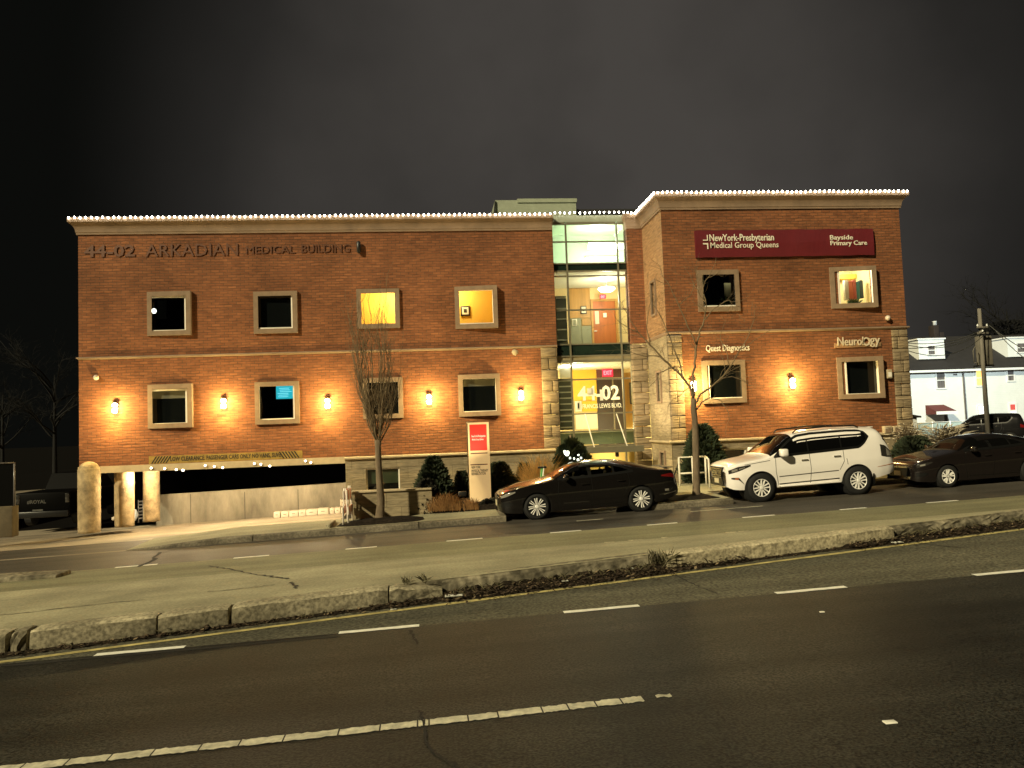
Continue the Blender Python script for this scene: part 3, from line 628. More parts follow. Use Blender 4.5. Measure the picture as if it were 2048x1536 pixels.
def pillar(px0, px1, pyb, zt, dome, Y, name='garage_pillar'):
    zb = at((px0+px1)/2, pyb, Y).z-.05; x0, x1 = at(px0, pyb-40, Y).x, at(px1, pyb-40, Y).x; r = (x1-x0)/2; X = (x0+x1)/2
    prof = [(r*.98, zb), (r, zb+.1), (r*1.01, (zb+zt)/2), (r, zt-.3)]
    if dome: prof = prof[:3]+[(r, zt-r*.75), (r*.92, zt-r*.72)]+[(r*.9*math.cos(t), zt-r*.7+r*.7*math.sin(t)) for t in (.2, .5, .8, 1.1, 1.4)]+[(.01, zt)]
    else: prof.append((r, zt))
    return MB().lathe(prof, (X, Y, 0), 26).build(name, m_pillar, bld)
pillar(157, 200, 1062, at(176, 923, 27.9).z, True, 27.9); pillar(230, 268, 1050, ZS+.1, False, 29.2); pillar(287, 319, 1040, ZS+.1, False, 30.2)

# windows
def window(k, kind='dark', blind=0.0, mat=None):
    o, p, Y, pl, pr = WIN[k]; x0, x1, z0, z1 = rect(*o, Y-(pl+pr)/2); a, b, c, d = hole(k); g = .055
    pj = lambda x: Y-(pl+(pr-pl)*(x-x0)/(x1-x0))
    ia, ib, ic, id_ = a-g+.01, b+g-.01, c-g+.01, d+g-.01
    pl, pr = pl*.7, pr*.75; ring_o = [(x0, z0), (x1, z0), (x1, z1), (x0, z1)]; t = .17; ring_i = [(x0+t, z0+t), (x1-t, z0+t), (x1-t, z1-t), (x0+t, z1-t)]
    bk = [(ia, ic), (ib, ic), (ib, id_), (ia, id_)]
    V = [(x, Y+.02, z) for x, z in ring_o]+[(x, pj(x), z) for x, z in ring_o]+[(x, pj(x), z) for x, z in ring_i]+[(x, Y+.10, z) for x, z in bk]
    F = []
    for i in range(4):
        j = (i+1) % 4
        F += [(i, j, 4+j, 4+i), (4+i, 4+j, 8+j, 8+i), (8+i, 8+j, 12+j, 12+i)]
    w_ = MB().add(V, F).build('window', m_surr, bld)
    f = MB(); t = .055
    f.box(ia, ia+t, Y-.04, Y+.13, ic, id_); f.box(ib-t, ib, Y-.04, Y+.13, ic, id_); f.box(ia+t, ib-t, Y-.04, Y+.13, id_-t, id_); f.box(ia+t, ib-t, Y-.04, Y+.13, ic, ic+t)
    f.build('frame', m_alum, w_)
    MB().quad((a, Y+.14, c), (b, Y+.14, c), (b, Y+.14, d), (a, Y+.14, d)).build('pane', m_dkglass if kind == 'dark' else m_glass, w_)
    if blind: MB().box(a+.03, b-.03, Y+.131, Y+.138, d-(d-c)*blind, d-.01).build('blind', m_blind, w_)
    return w_, (a, b, c, d, Y)
def room(w_, r, dx0, dx1, dz0, dz1, dep, mat):                         # the lit room behind a window
    a, b, c, d, Y = r; X0, X1, Z0, Z1, y0, y1 = a-dx0, b+dx1, c-dz0, d+dz1, Y+.31, Y+dep
    return MB().quad((X0, y1, Z0), (X1, y1, Z0), (X1, y1, Z1), (X0, y1, Z1)).quad((X0, y0, Z0), (X0, y1, Z0), (X0, y1, Z1), (X0, y0, Z1)).quad((X1, y0, Z0), (X1, y0, Z1), (X1, y1, Z1), (X1, y1, Z0)).quad((X0, y0, Z0), (X1, y0, Z0), (X1, y1, Z0), (X0, y1, Z0)).quad((X0, y0, Z1), (X0, y1, Z1), (X1, y1, Z1), (X1, y0, Z1)).build('room', mat, w_)
def lamp(name, kind, loc, power, col, size=.1, spot=None):
    ld = bpy.data.lights.new(name, kind); ld.energy = power; ld.color = col
    if kind == 'POINT': ld.shadow_soft_size = size
    if kind == 'AREA': ld.size = size
    if kind == 'SPOT': ld.shadow_soft_size = size; ld.spot_size = spot or 2.0; ld.spot_blend = .6
    o = bpy.data.objects.new(name, ld); C.objects.link(o); o.location = loc; return o
m_yel = M('yellow_room', (.72, .50, .09), .9, var=.04, scale=2); m_cream = M('cream_room', (.72, .62, .36), .9, var=.05, scale=2); m_grey = M('dark_room', (.05, .05, .045), .9, var=.2)
m_frame = M('picture_frame', (.02, .018, .015), .5, var=0); m_mat = M('picture_mat', (.7, .66, .5), .8, var=0)
m_tube = glow('fluorescent', (.86, 1, .74), 9.0); m_warm = glow('warm_bulb', (1, .72, .32), 14.0); m_globe = glow('glow_globe', (.95, 1, .82), 3.0)
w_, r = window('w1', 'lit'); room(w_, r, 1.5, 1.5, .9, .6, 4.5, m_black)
p = at(308, 622, YL+1.6); gl_ = MB().lathe([(.005, -.10), (.06, -.08), (.09, 0), (.07, .07), (.005, .10)], (p.x, p.y, p.z), 16).build('glow_globe', m_globe); tag(gl_, 'small glowing globe standing in for a street lamp reflection in the upper window farthest from the lobby', 'lamp')  # globe and cord added to imitate a street lamp reflected in the pane
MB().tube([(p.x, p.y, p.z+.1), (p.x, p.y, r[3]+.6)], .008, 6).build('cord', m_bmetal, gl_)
p = at(325, 618, YL+3.0); MB().box(p.x-.2, p.x+.15, p.y, p.y+.03, p.z-.4, p.z+.35).build('wall_panel', m_grey, w_)
window('w2'); window('w7')
window('w5', 'dark', .24); window('w8', 'dark', .23); window('w11'); 
w_, r = window('w6', 'lit'); room(w_, r, .5, .5, .3, .3, 2.5, m_black)
# screen glowing in the window
m_scr = glow('screen', (.02, .42, .50), 1.1); m_scr2 = glow('screen_line', (.25, .80, .95), 1.2)
p0, p1 = at(552, 772, YL+.7), at(588, 797, YL+.7)
tvr = thing('television', 'teal glowing screen hanging inside a lower window', 'television', (p0.x, YL+.7, p1.z))
MB().bbox(p0.x-.03, p1.x+.06, YL+.705, YL+.76, p1.z-.03, p0.z+.03, .01).build('casing', m_bmetal, tvr)
MB().quad((p0.x, YL+.70, p1.z), (p1.x+.03, YL+.70, p1.z), (p1.x+.03, YL+.70, p0.z), (p0.x, YL+.70, p0.z)).build('screen', m_scr, tvr)
mb = MB(); rnd = random.Random(4)
for i in range(6): z = p1.z+(p0.z-p1.z)*(.14+.13*i); xa = p0.x+.05+rnd.uniform(0, .1); mb.quad((xa, YL+.694, z), (xa+rnd.uniform(.3, .5), YL+.694, z), (xa+.4, YL+.694, z+.018), (xa, YL+.694, z+.018))
mb.build('screen_content', m_scr2, tvr)
w_, r = window('w3', 'lit'); room(w_, r, 1.2, 1.0, .9, .7, 3.2, m_yel); lamp('room_light', 'POINT', (r[1]-.1, YL+2.2, r[3]+.35), 230, (1, .86, .52), .25)
w_, r = window('w4', 'lit'); room(w_, r, 1.0, .25, .9, .5, 2.2, m_yel); lamp('room_light', 'POINT', (r[0]-.1, YL+1.5, r[3]+.25), 105, (1, .84, .48), .2)
x0, x1, z0, z1 = rect(921, 612, 940, 632, YL+2.15)
pf = thing('picture_frame', 'black framed picture on the yellow wall inside the lit upper window', 'picture', ((x0+x1)/2, YL+2.15, z0))
MB().bbox(x0, x1, YL+2.12, YL+2.18, z0, z1, .01).build('frame', m_frame, pf); MB().box(x0+.06, x1-.06, YL+2.112, YL+2.119, z0+.06, z1-.06).build('mat', m_mat, pf); MB().box(x0+.13, x1-.13, YL+2.104, YL+2.111, z0+.13, z1-.13).build('print', m_frame, pf)
w_, r = window('w9', 'lit'); room(w_, r, .8, .6, .5, .4, 3.0, m_black)
m_pale = M('pale_poster', (.55, .52, .33), .8, var=.3, scale=3); m_frond = M('indoor_plant', (.05, .10, .03), .7, var=.3)
x0, x1, z0, z1 = rect(1449, 566, 1462, 594, YR+.9); lamp('room_light', 'POINT', (x0+.1, YR+.7, z1+.1), .9, (1, .95, .6), .05)
tag(MB().box(x0, x1, YR+.9, YR+.93, z0, z1).build('poster', m_pale), 'pale poster behind leaves in the dark upper window by the bare tree', 'poster')
def fronds(name, c, n, ln, seed, mat, parent=None):
    mb = MB(); rnd = random.Random(seed)
    for i in range(n):
        a = rnd.uniform(0, 6.28); e_ = rnd.uniform(.3, 1.4); l_ = ln*rnd.uniform(.5, 1); d = Vector((math.cos(a)*math.cos(e_), math.sin(a)*math.cos(e_), math.sin(e_))); s = d.orthogonal().normalized()*.03
        p0, p1, p2 = Vector(c), Vector(c)+d*l_*.6, Vector(c)+d*l_+Vector((0, 0, -.15*l_)); mb.add([p0, p1+s, p2, p1-s], [(0, 1, 2, 3)])
    return mb.build(name, mat, parent)
def pot_plant(c, n, ln, seed, lab):
    t = thing('pot_plant', lab, 'plant', c); MB().lathe([(.06, 0), (.09, .12), (.095, .13), (.08, .13), (.07, .12)], c, 14).build('pot', m_pale, t); fronds('foliage', (c[0], c[1], c[2]+.12), n, ln, seed, m_frond, t)
pot_plant((r[1]-.14, YR+.55, r[2]), 40, .55, 2, 'dark leafy plant inside the unlit upper window')
w_, r = window('w10', 'lit'); room(w_, r, .6, .35, .4, .35, 2.0, m_cream); lamp('room_light', 'POINT', ((r[0]+r[1])/2-.1, YR+1.0, r[3]+.2), 120, (1, .94, .68), .2)
x0, x1, z0, z1 = rect(1676, 549, 1728, 558, YR+1.7); MB().box(x0, x1, YR+1.62, YR+1.95, z0, z1).build('shelf', m_yel, w_)
bk = [(1690, 560, 1698, 600, (.5, .48, .4)), (1698, 562, 1706, 600, (.45, .12, .06)), (1706, 560, 1713, 598, (.42, .10, .07)), (1713, 563, 1720, 598, (.05, .20, .22)), (1720, 560, 1727, 596, (.06, .09, .10))]
for i, (px, py, qx, qy, col) in enumerate(bk):
    x0, x1, z0, z1 = rect(px, py, qx, qy, YR+.9); tag(MB().bbox(x0, x1, YR+.9, YR+1.05, z0, z1, .015).build('folder', M('folder', col, .6, var=.1)), ['pale grey folder first in the row in the lit cream window', 'dark red folder beside the pale grey one in the lit window', 'brick red folder second of two reddish ones in lit window', 'teal folder standing in the lit window', 'blackish folder last in the row in the lit window'][i], 'folder')
pot_plant((r[0]+.75, YR+.5, r[2]-.05), 60, .34, 3, 'low green plant on the sill of the lit cream window')
pot_plant((r[0]+1.0, YR+.55, r[2]-.05), 40, .30, 6, 'small green plant beside the larger one in the lit window')
w_, r = window('w12', 'dark'); m_dim = M('dim_chair', (.02, .024, .014), .5, var=.3, scale=6)
for n, (px, py) in enumerate(((1708, 745), (1738, 745))):
    p = at(px, py, YR+.135); 
# blue reflection in the basement window, imitated by a glowing panel
tag(refl_panel.build('television', m_blue), 'pale blue glowing panel standing in for a reflection in the basement window beside the white car', 'television')

# ------------------------------------------------------------------ lobby: glass wall and what is behind it
xm = [at(px, 620, YW).x for px in (1107, 1137.5, 1239.5, 1257.5)]; xm[0] = XR-.1; xm[3] = XS1+.03
zy = lambda y: at(1185, y, YW).z
mu = MB()
for X in xm: mu.box(X-.03, X+.03, YW-.07, YW+.05, .3, zy(447))
mu.build('mullion', m_mull, bld)
rows = [447, 483.5, 527, 542, 552, 619.5, 688, 711.5, 722, 758.5, 827, 862, 893]
for y in rows:
    tr_ = MB(); h = .025 if y not in (447, 722, 893) else .05
    for a, b in zip(xm[:-1], xm[1:]): tr_.box(a+.04, b-.04, YW-.055, YW+.045, zy(y)-h, zy(y)+h)
    tr_.build('transom', m_mull, bld)
for a, b in ((447, 483.5), (483.5, 527), (542, 552), (552, 619.5), (619.5, 688), (722, 758.5), (758.5, 827), (827, 862), (862, 893)):
    for X0, X1 in zip(xm[:-1], xm[1:]): MB().quad((X0+.03, YW, zy(b)+.02), (X1-.03, YW, zy(b)+.02), (X1-.03, YW, zy(a)-.02), (X0+.03, YW, zy(a)-.02)).build('pane', m_glass, bld)
m_beige = M('beige_panel', (.30, .25, .14), .6, var=.1)
for X0, X1 in zip(xm[:-1], xm[1:]):
    for a, b, mt in ((527, 542, m_span), (688, 711.5, m_span), (711.5, 722, m_beige)): MB().box(X0+.03, X1-.03, YW-.01, YW+.03, zy(b)+.02, zy(a)-.02).build('spandrel', mt, bld)
boxpart('lobby_parapet', m_pent, XR-.2, XS1+.1, YW-.02, YW+.4, zy(447)+.06, at(1180, 431, YW).z)
X0, X1 = XR-1.2, XS1+1.0
m_iw = M('lobby_wall', (.62, .70, .56), .9, var=.04); m_ic = M('lobby_ceiling', (.72, .72, .58), .9, var=.03); m_icr = M('lobby_cream', (.70, .56, .28), .9, var=.05)
m_wood = M('wood_panel', (.46, .25, .06), .55, var=.22, scale=2, stretch=(3, 3, .3)); m_door = M('orange_door', (.42, .12, .02), .5, var=.18, scale=2, stretch=(3, 3, .3)); m_gpan = M('grey_green_panel', (.26, .27, .17), .6, var=.08)
m_yp = M('yellow_panel', (.75, .44, .04), .7, var=.06); m_ddoor = M('dark_door', (.035, .024, .018), .5, var=.2); m_ctr = M('counter', (.16, .22, .15), .4, var=.1)
def shell(name, yb, z0, z1, mw_, mc, mf):
    MB().quad((X0, yb, z0), (X1, yb, z0), (X1, yb, z1), (X0, yb, z1)).quad((X0, YW+.1, z0), (X0, yb, z0), (X0, yb, z1), (X0, YW+.1, z1)).quad((X1, YW+.1, z0), (X1, YW+.1, z1), (X1, yb, z1), (X1, yb, z0)).build(name+'_wall', mw_, bld)
    MB().quad((X0, YW+.1, z1), (X0, yb, z1), (X1, yb, z1), (X1, YW+.1, z1)).build(name+'_ceiling', mc, bld)
    MB().quad((X0, YW+.1, z0), (X1, YW+.1, z0), (X1, yb, z0), (X0, yb, z0)).build(name+'_floor', mf, bld)
z3b, z3t, z2b, z2t, z1t = zy(533), zy(447)+.35, zy(700), zy(543), zy(723)
shell('upper_lobby', 32.0, z3b+.02, z3t, m_iw, m_iw, m_iw); shell('middle_lobby', 32.3, z2b, z2t, m_icr, m_ic, m_gpan); shell('lower_lobby', 33.2, .25, z1t, m_icr, m_ic, m_gpan)
def ceil_light(lab, x0, y0, x1, y1, Y, dep, mat, hgt=.06):
    a, b, c, d = rect(x0, y0, x1, y1, Y); t = thing('ceiling_light', lab, 'light', ((a+b)/2, Y, d)); MB().bbox(a, b, Y, Y+dep, c, d, .02).build('diffuser', mat, t); MB().box(a-.03, b+.03, Y-.01, Y+dep+.03, d+.004, d+.004+hgt).build('housing', m_alum, t)
ceil_light('bright tube light low across the top storey of the lobby', 1172, 514, 1236, 518, 30.5, .15, m_tube)
ceil_light('long fluorescent light high in the top storey of the lobby', 1178, 488, 1262, 495, 31.2, .3, m_tube)
lamp('lobby_light', 'POINT', ((xm[1]+xm[2])/2+.7, 30.6, z3b+1.3), 135, (.88, 1, .72), .35)
p = at(1213, 578, 30.6)
t = thing('pendant_light', 'white glowing dome light under the ceiling of the middle lobby storey', 'light', (p.x, p.y, p.z)); MB().lathe([(.02, -.13), (.25, -.10), (.36, 0), (.33, .05), (.05, .08)], (p.x, p.y, p.z), 24).build('dome', glow('dome_glow', (1, .98, .8), 7.0), t); MB().tube([(p.x, p.y, p.z+.08), (p.x, p.y, z2t)], .015, 8).build('stem', m_alum, t)
lamp('lobby_light', 'POINT', (p.x, 30.4, p.z-.45), 165, (1, .95, .66), .25)
for px, lab in ((1133, 'left glowing dome of the pair under the lower lobby ceiling'), (1153, 'right glowing dome of the pair under the lower lobby ceiling')):
    p = at(px, 731, 30.2); t = thing('pendant_light', lab, 'light', (p.x, p.y, p.z)); MB().lathe([(.02, -.08), (.15, -.06), (.20, 0), (.18, .04), (.05, .06)], (p.x, p.y, p.z), 20).build('dome', glow('dome_glow', (1, .98, .8), 8.0), t); MB().tube([(p.x, p.y, p.z+.06), (p.x, p.y, z1t)], .012, 8).build('stem', m_alum, t)
lamp('lobby_light', 'POINT', (at(1150, 760, 31).x, 31.0, z1t-.6), 170, (1, .90, .55), .25)
lamp('lobby_light', 'POINT', (at(1235, 905, 31).x, 30.6, 2.2), 220, (1, .82, .42), .25)
def panel(name, mat, x0, y0, x1, y1, Y, dep=.04):
    a, b, c, d = rect(x0, y0, x1, y1, Y); return MB().box(a, b, Y-dep, Y, c, d).build(name, mat, bld)
Y2 = 32.28
panel('wood_panel', m_wood, 1139, 577, 1180, 636, Y2); panel('grey_panel', m_gpan, 1142, 637, 1163, 700, Y2); panel('grey_panel', m_gpan, 1164, 652, 1185, 700, Y2); panel('wood_panel', m_wood, 1164, 637, 1184, 651, Y2)
dr = panel('lobby_door', m_door, 1187, 603, 1231, 700, Y2); a, b, c, d = rect(1187, 603, 1231, 700, Y2)
MB().box(a-.10, a-.01, Y2-.08, Y2, c, d+.1).box(b+.01, b+.10, Y2-.08, Y2, c, d+.1).box(a-.01, b+.01, Y2-.08, Y2, d+.01, d+.1).build('frame', m_wood, dr)
a, b, c, d = rect(1190, 622, 1198, 648, Y2-.05); MB().box(a, b, Y2-.055, Y2-.042, c, d).build('vision_panel', m_mat, dr); p = at(1190, 662, Y2-.1); MB().bbox(p.x-.03, p.x+.10, Y2-.10, Y2-.045, p.z-.02, p.z+.02, .01).build('handle', m_alum, dr)
def sign(lab, x0, y0, x1, y1, Y, bm_, fm_, border=.035):
    a, b, c, d = rect(x0, y0, x1, y1, Y); t = thing('wall_sign', lab, 'sign', ((a+b)/2, Y, c)); MB().bbox(a, b, Y-.03, Y, c, d, .006).build('board', bm_, t); MB().box(a+border, b-border, Y-.036, Y-.031, c+border, d-border).build('face', fm_, t); return t, (a, b, c, d)
t, q = sign('black framed pictogram sign on the wood panel of the middle lobby', 1161, 612, 1173, 628, Y2-.05, m_bmetal, m_mat); MB().prism([(q[0]+.1, q[2]+.12), (q[1]-.1, q[2]+.12), ((q[0]+q[1])/2, q[3]-.12)], Y2-.092, Y2-.087).build('symbol', m_bmetal, t)
sign('small white notice on the orange lobby door', 1206, 626, 1213, 635, Y2-.05, m_mat, m_alum, .02)
sign('small grey framed notice on the grey lobby panel', 1144, 638, 1154, 652, Y2-.05, m_mat, m_gpan, .05)
m_exit = glow('exit_red', (1, .015, .05), 1.5); m_exitl = glow('exit_letters', (1, .25, .3), 2.2)
def exit_sign(x0, y0, x1, y1, Y, lab, txt=True):
    a, b, c, d = rect(x0, y0, x1, y1, Y); t = thing('exit_sign', lab, 'exit sign', ((a+b)/2, Y, c)); MB().bbox(a, b, Y, Y+.06, c, d, .01).build('box', m_exit, t)
    lettering('letters', 'EXIT', a+.05, b-.05, c+(d-c)*.22, d-(d-c)*.22, Y-.006, m_exitl, t, .01, .01)
exit_sign(1205, 738, 1226, 753, 32.6, 'large red glowing exit sign above the dark lower lobby door'); exit_sign(1200, 589, 1212, 597, 31.6, 'small red exit sign above the orange door upstairs')
Y1 = 33.18
panel('yellow_panel', m_yp, 1143, 738, 1193, 801, Y1); panel('cream_panel', m_ic, 1150, 802, 1163, 823, Y1); panel('yellow_panel', m_yp, 1164, 802, 1194, 823, Y1); panel('cream_panel', m_ic, 1151, 828, 1195, 858, Y1)
dd = panel('inner_door', m_ddoor, 1195, 757, 1249, 900, Y1); panel('door_header', M('door_header', (.12, .05, .04), .6, var=.2), 1193, 738, 1247, 755, Y1)
a, b, c, d = rect(1195, 757, 1249, 900, Y1); MB().box((a+b)/2+.1, (a+b)/2+.16, Y1-.07, Y1-.04, c, d).build('door_edge', m_mull, dd)
panel('bright_panel', m_ic, 1119, 737, 1143, 756, 30.2)
a, b, c, d = rect(1250, 745, 1275, 855, 30.4); MB().box(a, b+.6, 30.4, 30.45, c, d).build('side_panel', m_wood, bld)
t, q = sign('tall dark framed picture on the tan side panel of the lower lobby', 1259, 765, 1266, 808, 30.38, m_frame, m_gpan, .05)
# stair louvres behind the narrow panes
m_lv = M('louvre', (.55, .60, .50), .6, var=.1); m_lvd = M('louvre_backing', (.10, .12, .085), .7, var=.1)  # pale slats and the dark grey-green board behind them
for (y0, y1, st, x0, x1) in ((592, 690, 21, 1112, 1134), (757, 860, 11.7, 1118, 1146)):
    a, b, c, d = rect(x0, y0, x1, y1, 29.3); s_ = MB().box(a, b, 29.3, 29.34, c, d).build('stair_screen', m_lvd, bld); mb = MB(); y = y0+4
    while y < y1-3:
        z = at((x0+x1)/2, y, 29.27).z; mb.box(a+.03, b-.03, 29.24, 29.295, z-.028, z+.02); y += st
    mb.build('louvre', m_lv, s_)
# address on the glass
m_vinyl = M('white_vinyl', (.85, .82, .60), .7, var=0, emit=.25, ecol=(1, .9, .6))  # faint glow put into the vinyl so the letters look lit
a, b, c, d = rect(1155, 771, 1239, 801, YW-.02); t = thing('window_lettering', 'white street number and street name lettering on the lower lobby glass', 'lettering', ((a+b)/2, YW, c))
lettering('number', '44-02', a, b, c, d, YW-.012, m_vinyl, t, .006, .028); a, b, c, d = rect(1165, 807, 1244, 816, YW-.02); lettering('street_name', 'FRANCIS LEWIS BLVD.', a, b, c, d, YW-.012, m_vinyl, t, .006, .012)
t, q = sign('white notice taped on the glass over the second four', 1174, 776, 1184, 788, YW-.03, m_mat, m_alum, .03); 
a, b, c, d = rect(1200, 779, 1206, 801, YW-.03); t = thing('paper_notice', 'tall white paper taped between the dash and the zero', 'notice', ((a+b)/2, YW, c)); MB().box(a, b, YW-.03, YW-.022, c, d).build('sheet', m_alum, t); 
t, q = sign('printed notice on the cream lobby panel under the number', 1152, 803, 1161, 820, YW-.03, m_ic, m_bmetal, .06)
# canopy over the entrance with its rods
zc = zy(893); m_cang = glass_mat('canopy_glass', (.75, .85, .72)); cx0, cx1 = xm[1]-.75, xm[3]-.1
cn = MB().box(cx0, cx1, 27.3, YW-.09, zc-.16, zc-.02).build('canopy', m_beige, bld); MB().box(cx0-.02, cx1+.02, 27.22, 27.295, zc-.20, zc+.02).build('fascia', m_mull, cn)
for px in (1170, 1233): p = at(px, 828, YW-.08); MB().tube([(p.x, YW-.08, p.z), (p.x+.05, 27.45, zc+.0)], .02, 8).build('canopy_rod', m_alum, cn)
boxpart('lobby_counter', m_ctr, X0+.3, X1-.3, 29.6, 29.9, zy(890), zy(866)); boxpart('counter_top', m_iw, X0+.3, X1-.3, 29.5, 29.95, zy(865.5), zy(861))
for px in (1170, 1234): p = at(px, 902, 27.6); MB().lathe([(.05, -.1), (.07, -.08), (.07, .06), (.05, .1)], (p.x, p.y, zc-.28), 12).build('canopy_spotlight', m_bmetal, cn)
m_lit = M('entrance_wall', (.78, .58, .20), .8, var=.05); boxpart('entrance_door', m_lit, xm[1]+.2, xm[3]+.02, 29.0, 29.1, .3, zc-.25)
lamp('entrance_light', 'POINT', (xm[2]-.8, 28.2, zc-.5), 55, (1, .80, .40), .12)

# ------------------------------------------------------------------ string lights along the roof edge
m_bulb = glow('bulb', (1, .95, .80), 30.0)
bulb_me = MB().lathe([(.004, .034), (.019, .028), (.028, .008), (.027, -.010), (.016, -.034), (.004, -.046)], n=10).build('bulb', m_bulb); bm_ = bulb_me.data; bpy.data.objects.remove(bulb_me)
def string(lab, pts, n):
    t = thing('string_lights', lab, 'string lights', pts[0], group='string lights along the roof edge')
    ln = [(Vector(b)-Vector(a)).length for a, b in zip(pts[:-1], pts[1:])]; tot = sum(ln); rnd = random.Random(n)
    for i in range(n):
        s = tot*(i+.5)/n; k = 0
        while s > ln[k]: s -= ln[k]; k += 1
        q = Vector(pts[k]).lerp(Vector(pts[k+1]), s/ln[k])+Vector((rnd.uniform(-.012, .012), 0, rnd.uniform(-.014, .014)))
        o = bpy.data.objects.new('bulb', bm_); C.objects.link(o); o.parent = t; o.location = q-Vector(pts[0]); o.rotation_euler = (rnd.uniform(-.3, .3), rnd.uniform(-.3, .3), 0)
    MB().tube([(p[0], p[1]+.05, p[2]+.04) for p in pts], .008, 6).build('cord', m_bmetal, t)
zb_ = ZCT-.01
string('string of warm white bulbs along the long left wing cornice', [(XL-.28, YL-.30, zb_), (XR-.02, YL-.30, zb_)], 92)
string('short string of bulbs over the lobby glass', [(XR+.05, YW-.06, at(1180, 426, YW).z), (XS1-.05, YW-.06, at(1180, 426, YW).z), (XS1+.25, YS-.2, ZCT)], 17)
string('string of bulbs running back along the return of the right wing', [(XA2-.29, YS-.1, zb_), (XA2-.29, YR-.30, zb_)], 16)
string('string of bulbs along the front cornice of the right wing', [(XA2-.26, YR-.30, zb_), (XB_+.28, YR-.30, zb_)], 54)

# ------------------------------------------------------------------ wall lamps
m_lglass = glow('lamp_glass', (1, .78, .40), 75.0); m_bronze = M('bronze', (.05, .035, .02), .45, metal=.6, var=.1)
def make_lamp():
    t = thing('wall_lamp', 'x', 'lamp', (0, 0, 0), group='amber wall lamps on the brick')
    MB().bbox(-.07, .07, -.035, .0, -.22, .16, .012).build('backplate', m_bronze, t, True)
    MB().lathe([(.02, .20), (.08, .15), (.10, .13), (.10, .115), (.02, .12)], (0, -.17, 0), 18).build('cap', m_bronze, t, True)
    MB().lathe([(.03, -.25), (.08, -.23), (.085, -.16), (.08, -.10), (.05, -.09)], (0, -.17, 0), 18).build('lower_shade', m_lglass, t, True)
    MB().lathe([(.012, -.05), (.07, -.02), (.095, .03), (.07, .08), (.012, .10)], (0, -.17, 0), 16).build('globe', m_lglass, t, True)
    MB().tube([(0, -.03, .05), (0, -.10, .118), (0, -.17, .12)], .014, 8).build('arm', m_bronze, t, True)
    return t
L0_ = make_lamp(); first = True
for px, py, Y, lab, pw in ((230, 812, YL, 'amber wall lamp nearest the left corner of the building', 1), (447, 803, YL, 'amber wall lamp between the blinded window and the teal screen window', 1.0), (655, 803, YL, 'amber wall lamp just left of the slender bare tree', .95),
        (858, 795, YL, 'amber wall lamp between the slender tree and the window above the pylon sign', 1.05), (1042, 787, YL, 'amber wall lamp beside the stone pier left of the lobby', 1), (1387, 768, YR, 'amber wall lamp shining behind the spreading bare tree', 1.05), (1585, 762, YR, 'amber wall lamp between the two lower windows of the right wing', 1.1)):
    p = at(px, py, Y-.15); loc = (p.x, Y, p.z)
    if first: L0_.location = loc; L0_['label'] = lab; first = False
    else: dup(L0_, loc, label=lab)
    l_ = lamp('lamp_light', 'POINT', (p.x, Y-.58, p.z-.03), 250*pw, (1, .72, .25), .05)
    l_ = lamp('lamp_light', 'SPOT', (p.x, Y-.30, p.z-.20), 170*pw, (1, .70, .22), .04, 1.9); l_.rotation_euler = (R(-6), 0, 0)
# little round lights on the garage lintel
m_led = glow('led', (1, .97, .85), 9)
lt0 = thing('lintel_light', 'x', 'light', (0, 0, 0), group='small round lights on the garage lintel')
MB().lathe([(.045, 0), (.045, -.05), (.035, -.055)], n=14, axis='Y').build('rim', m_alum, lt0, True); MB().lathe([(.034, -.052), (.03, -.066), (.008, -.072)], n=14, axis='Y').build('lens', m_led, lt0, True)
spots = [(303, 936), (330, 937), (353, 939), (366, 940.5), (411, 931), (429, 933), (446, 935), (509, 927), (522, 928.5), (540, 932), (611, 922), (622, 925)]
labs = ['dim round light first from the left on the garage lintel', 'round light second on the garage lintel, standing alone', 'lower of the touching pair of round lintel lights', 'brighter of the touching pair of round lintel lights', 'first of the three lintel lights under the word passenger', 'middle of the three lintel lights under the word passenger', 'last of the three lintel lights under the word passenger', 'first of the three lintel lights under the word vans', 'middle of the three lintel lights under the word vans', 'last of the three lintel lights under the word vans', 'upper of the last two round lights near the opening end', 'last round light at the right end of the garage lintel']
for i, (px, py) in enumerate(spots):
    p = at(px, py, YL-.08)
    if i == 0: lt0.location = (p.x, YL-.06, p.z); lt0['label'] = labs[0]
    else: dup(lt0, (p.x, YL-.06, p.z), label=labs[i])
for X in (-10.6, -8.6, -6.4, -4.5):                              # light under the garage soffit
    lamp('garage_light', 'POINT', (X, 28.95, ZS-.12), 280, (1, .78, .46), .15)

# ------------------------------------------------------------------ signs and lettering on the walls
m_copper = M('bronze_letters', (.115, .045, .022), .5, var=.12, metal=.2); m_letw = M('white_letters', (.78, .72, .60), .5, var=.04); m_letg = M('grey_letters', (.62, .52, .38), .45, var=.06)
m_maroon = M('maroon_banner', (.115, .004, .009), .7, var=.1, scale=2)
def letters(lab, cat, items, Y, mat, thick=.05, gap=.03):
    t = None
    for body, box, bold in items:
        a, b, c, d = rect(*box, Y-gap-thick/2)
        if t is None: t = thing('wall_lettering', lab, cat, ((a+b)/2, Y, c))
        lettering('letters', body, a, b, c, d, Y-gap, mat, t, thick, bold)
    return t
letters('bronze lettering of number and building name high on the left wing brick', 'lettering', [('44-02', (168, 490, 270, 514), .02), ('ARKADIAN', (291, 488, 476, 512), .0), ('MEDICAL', (492, 492, 590, 507), .0), ('BUILDING', (603, 489, 700, 505), .0)], YL, m_copper, .02, .015)
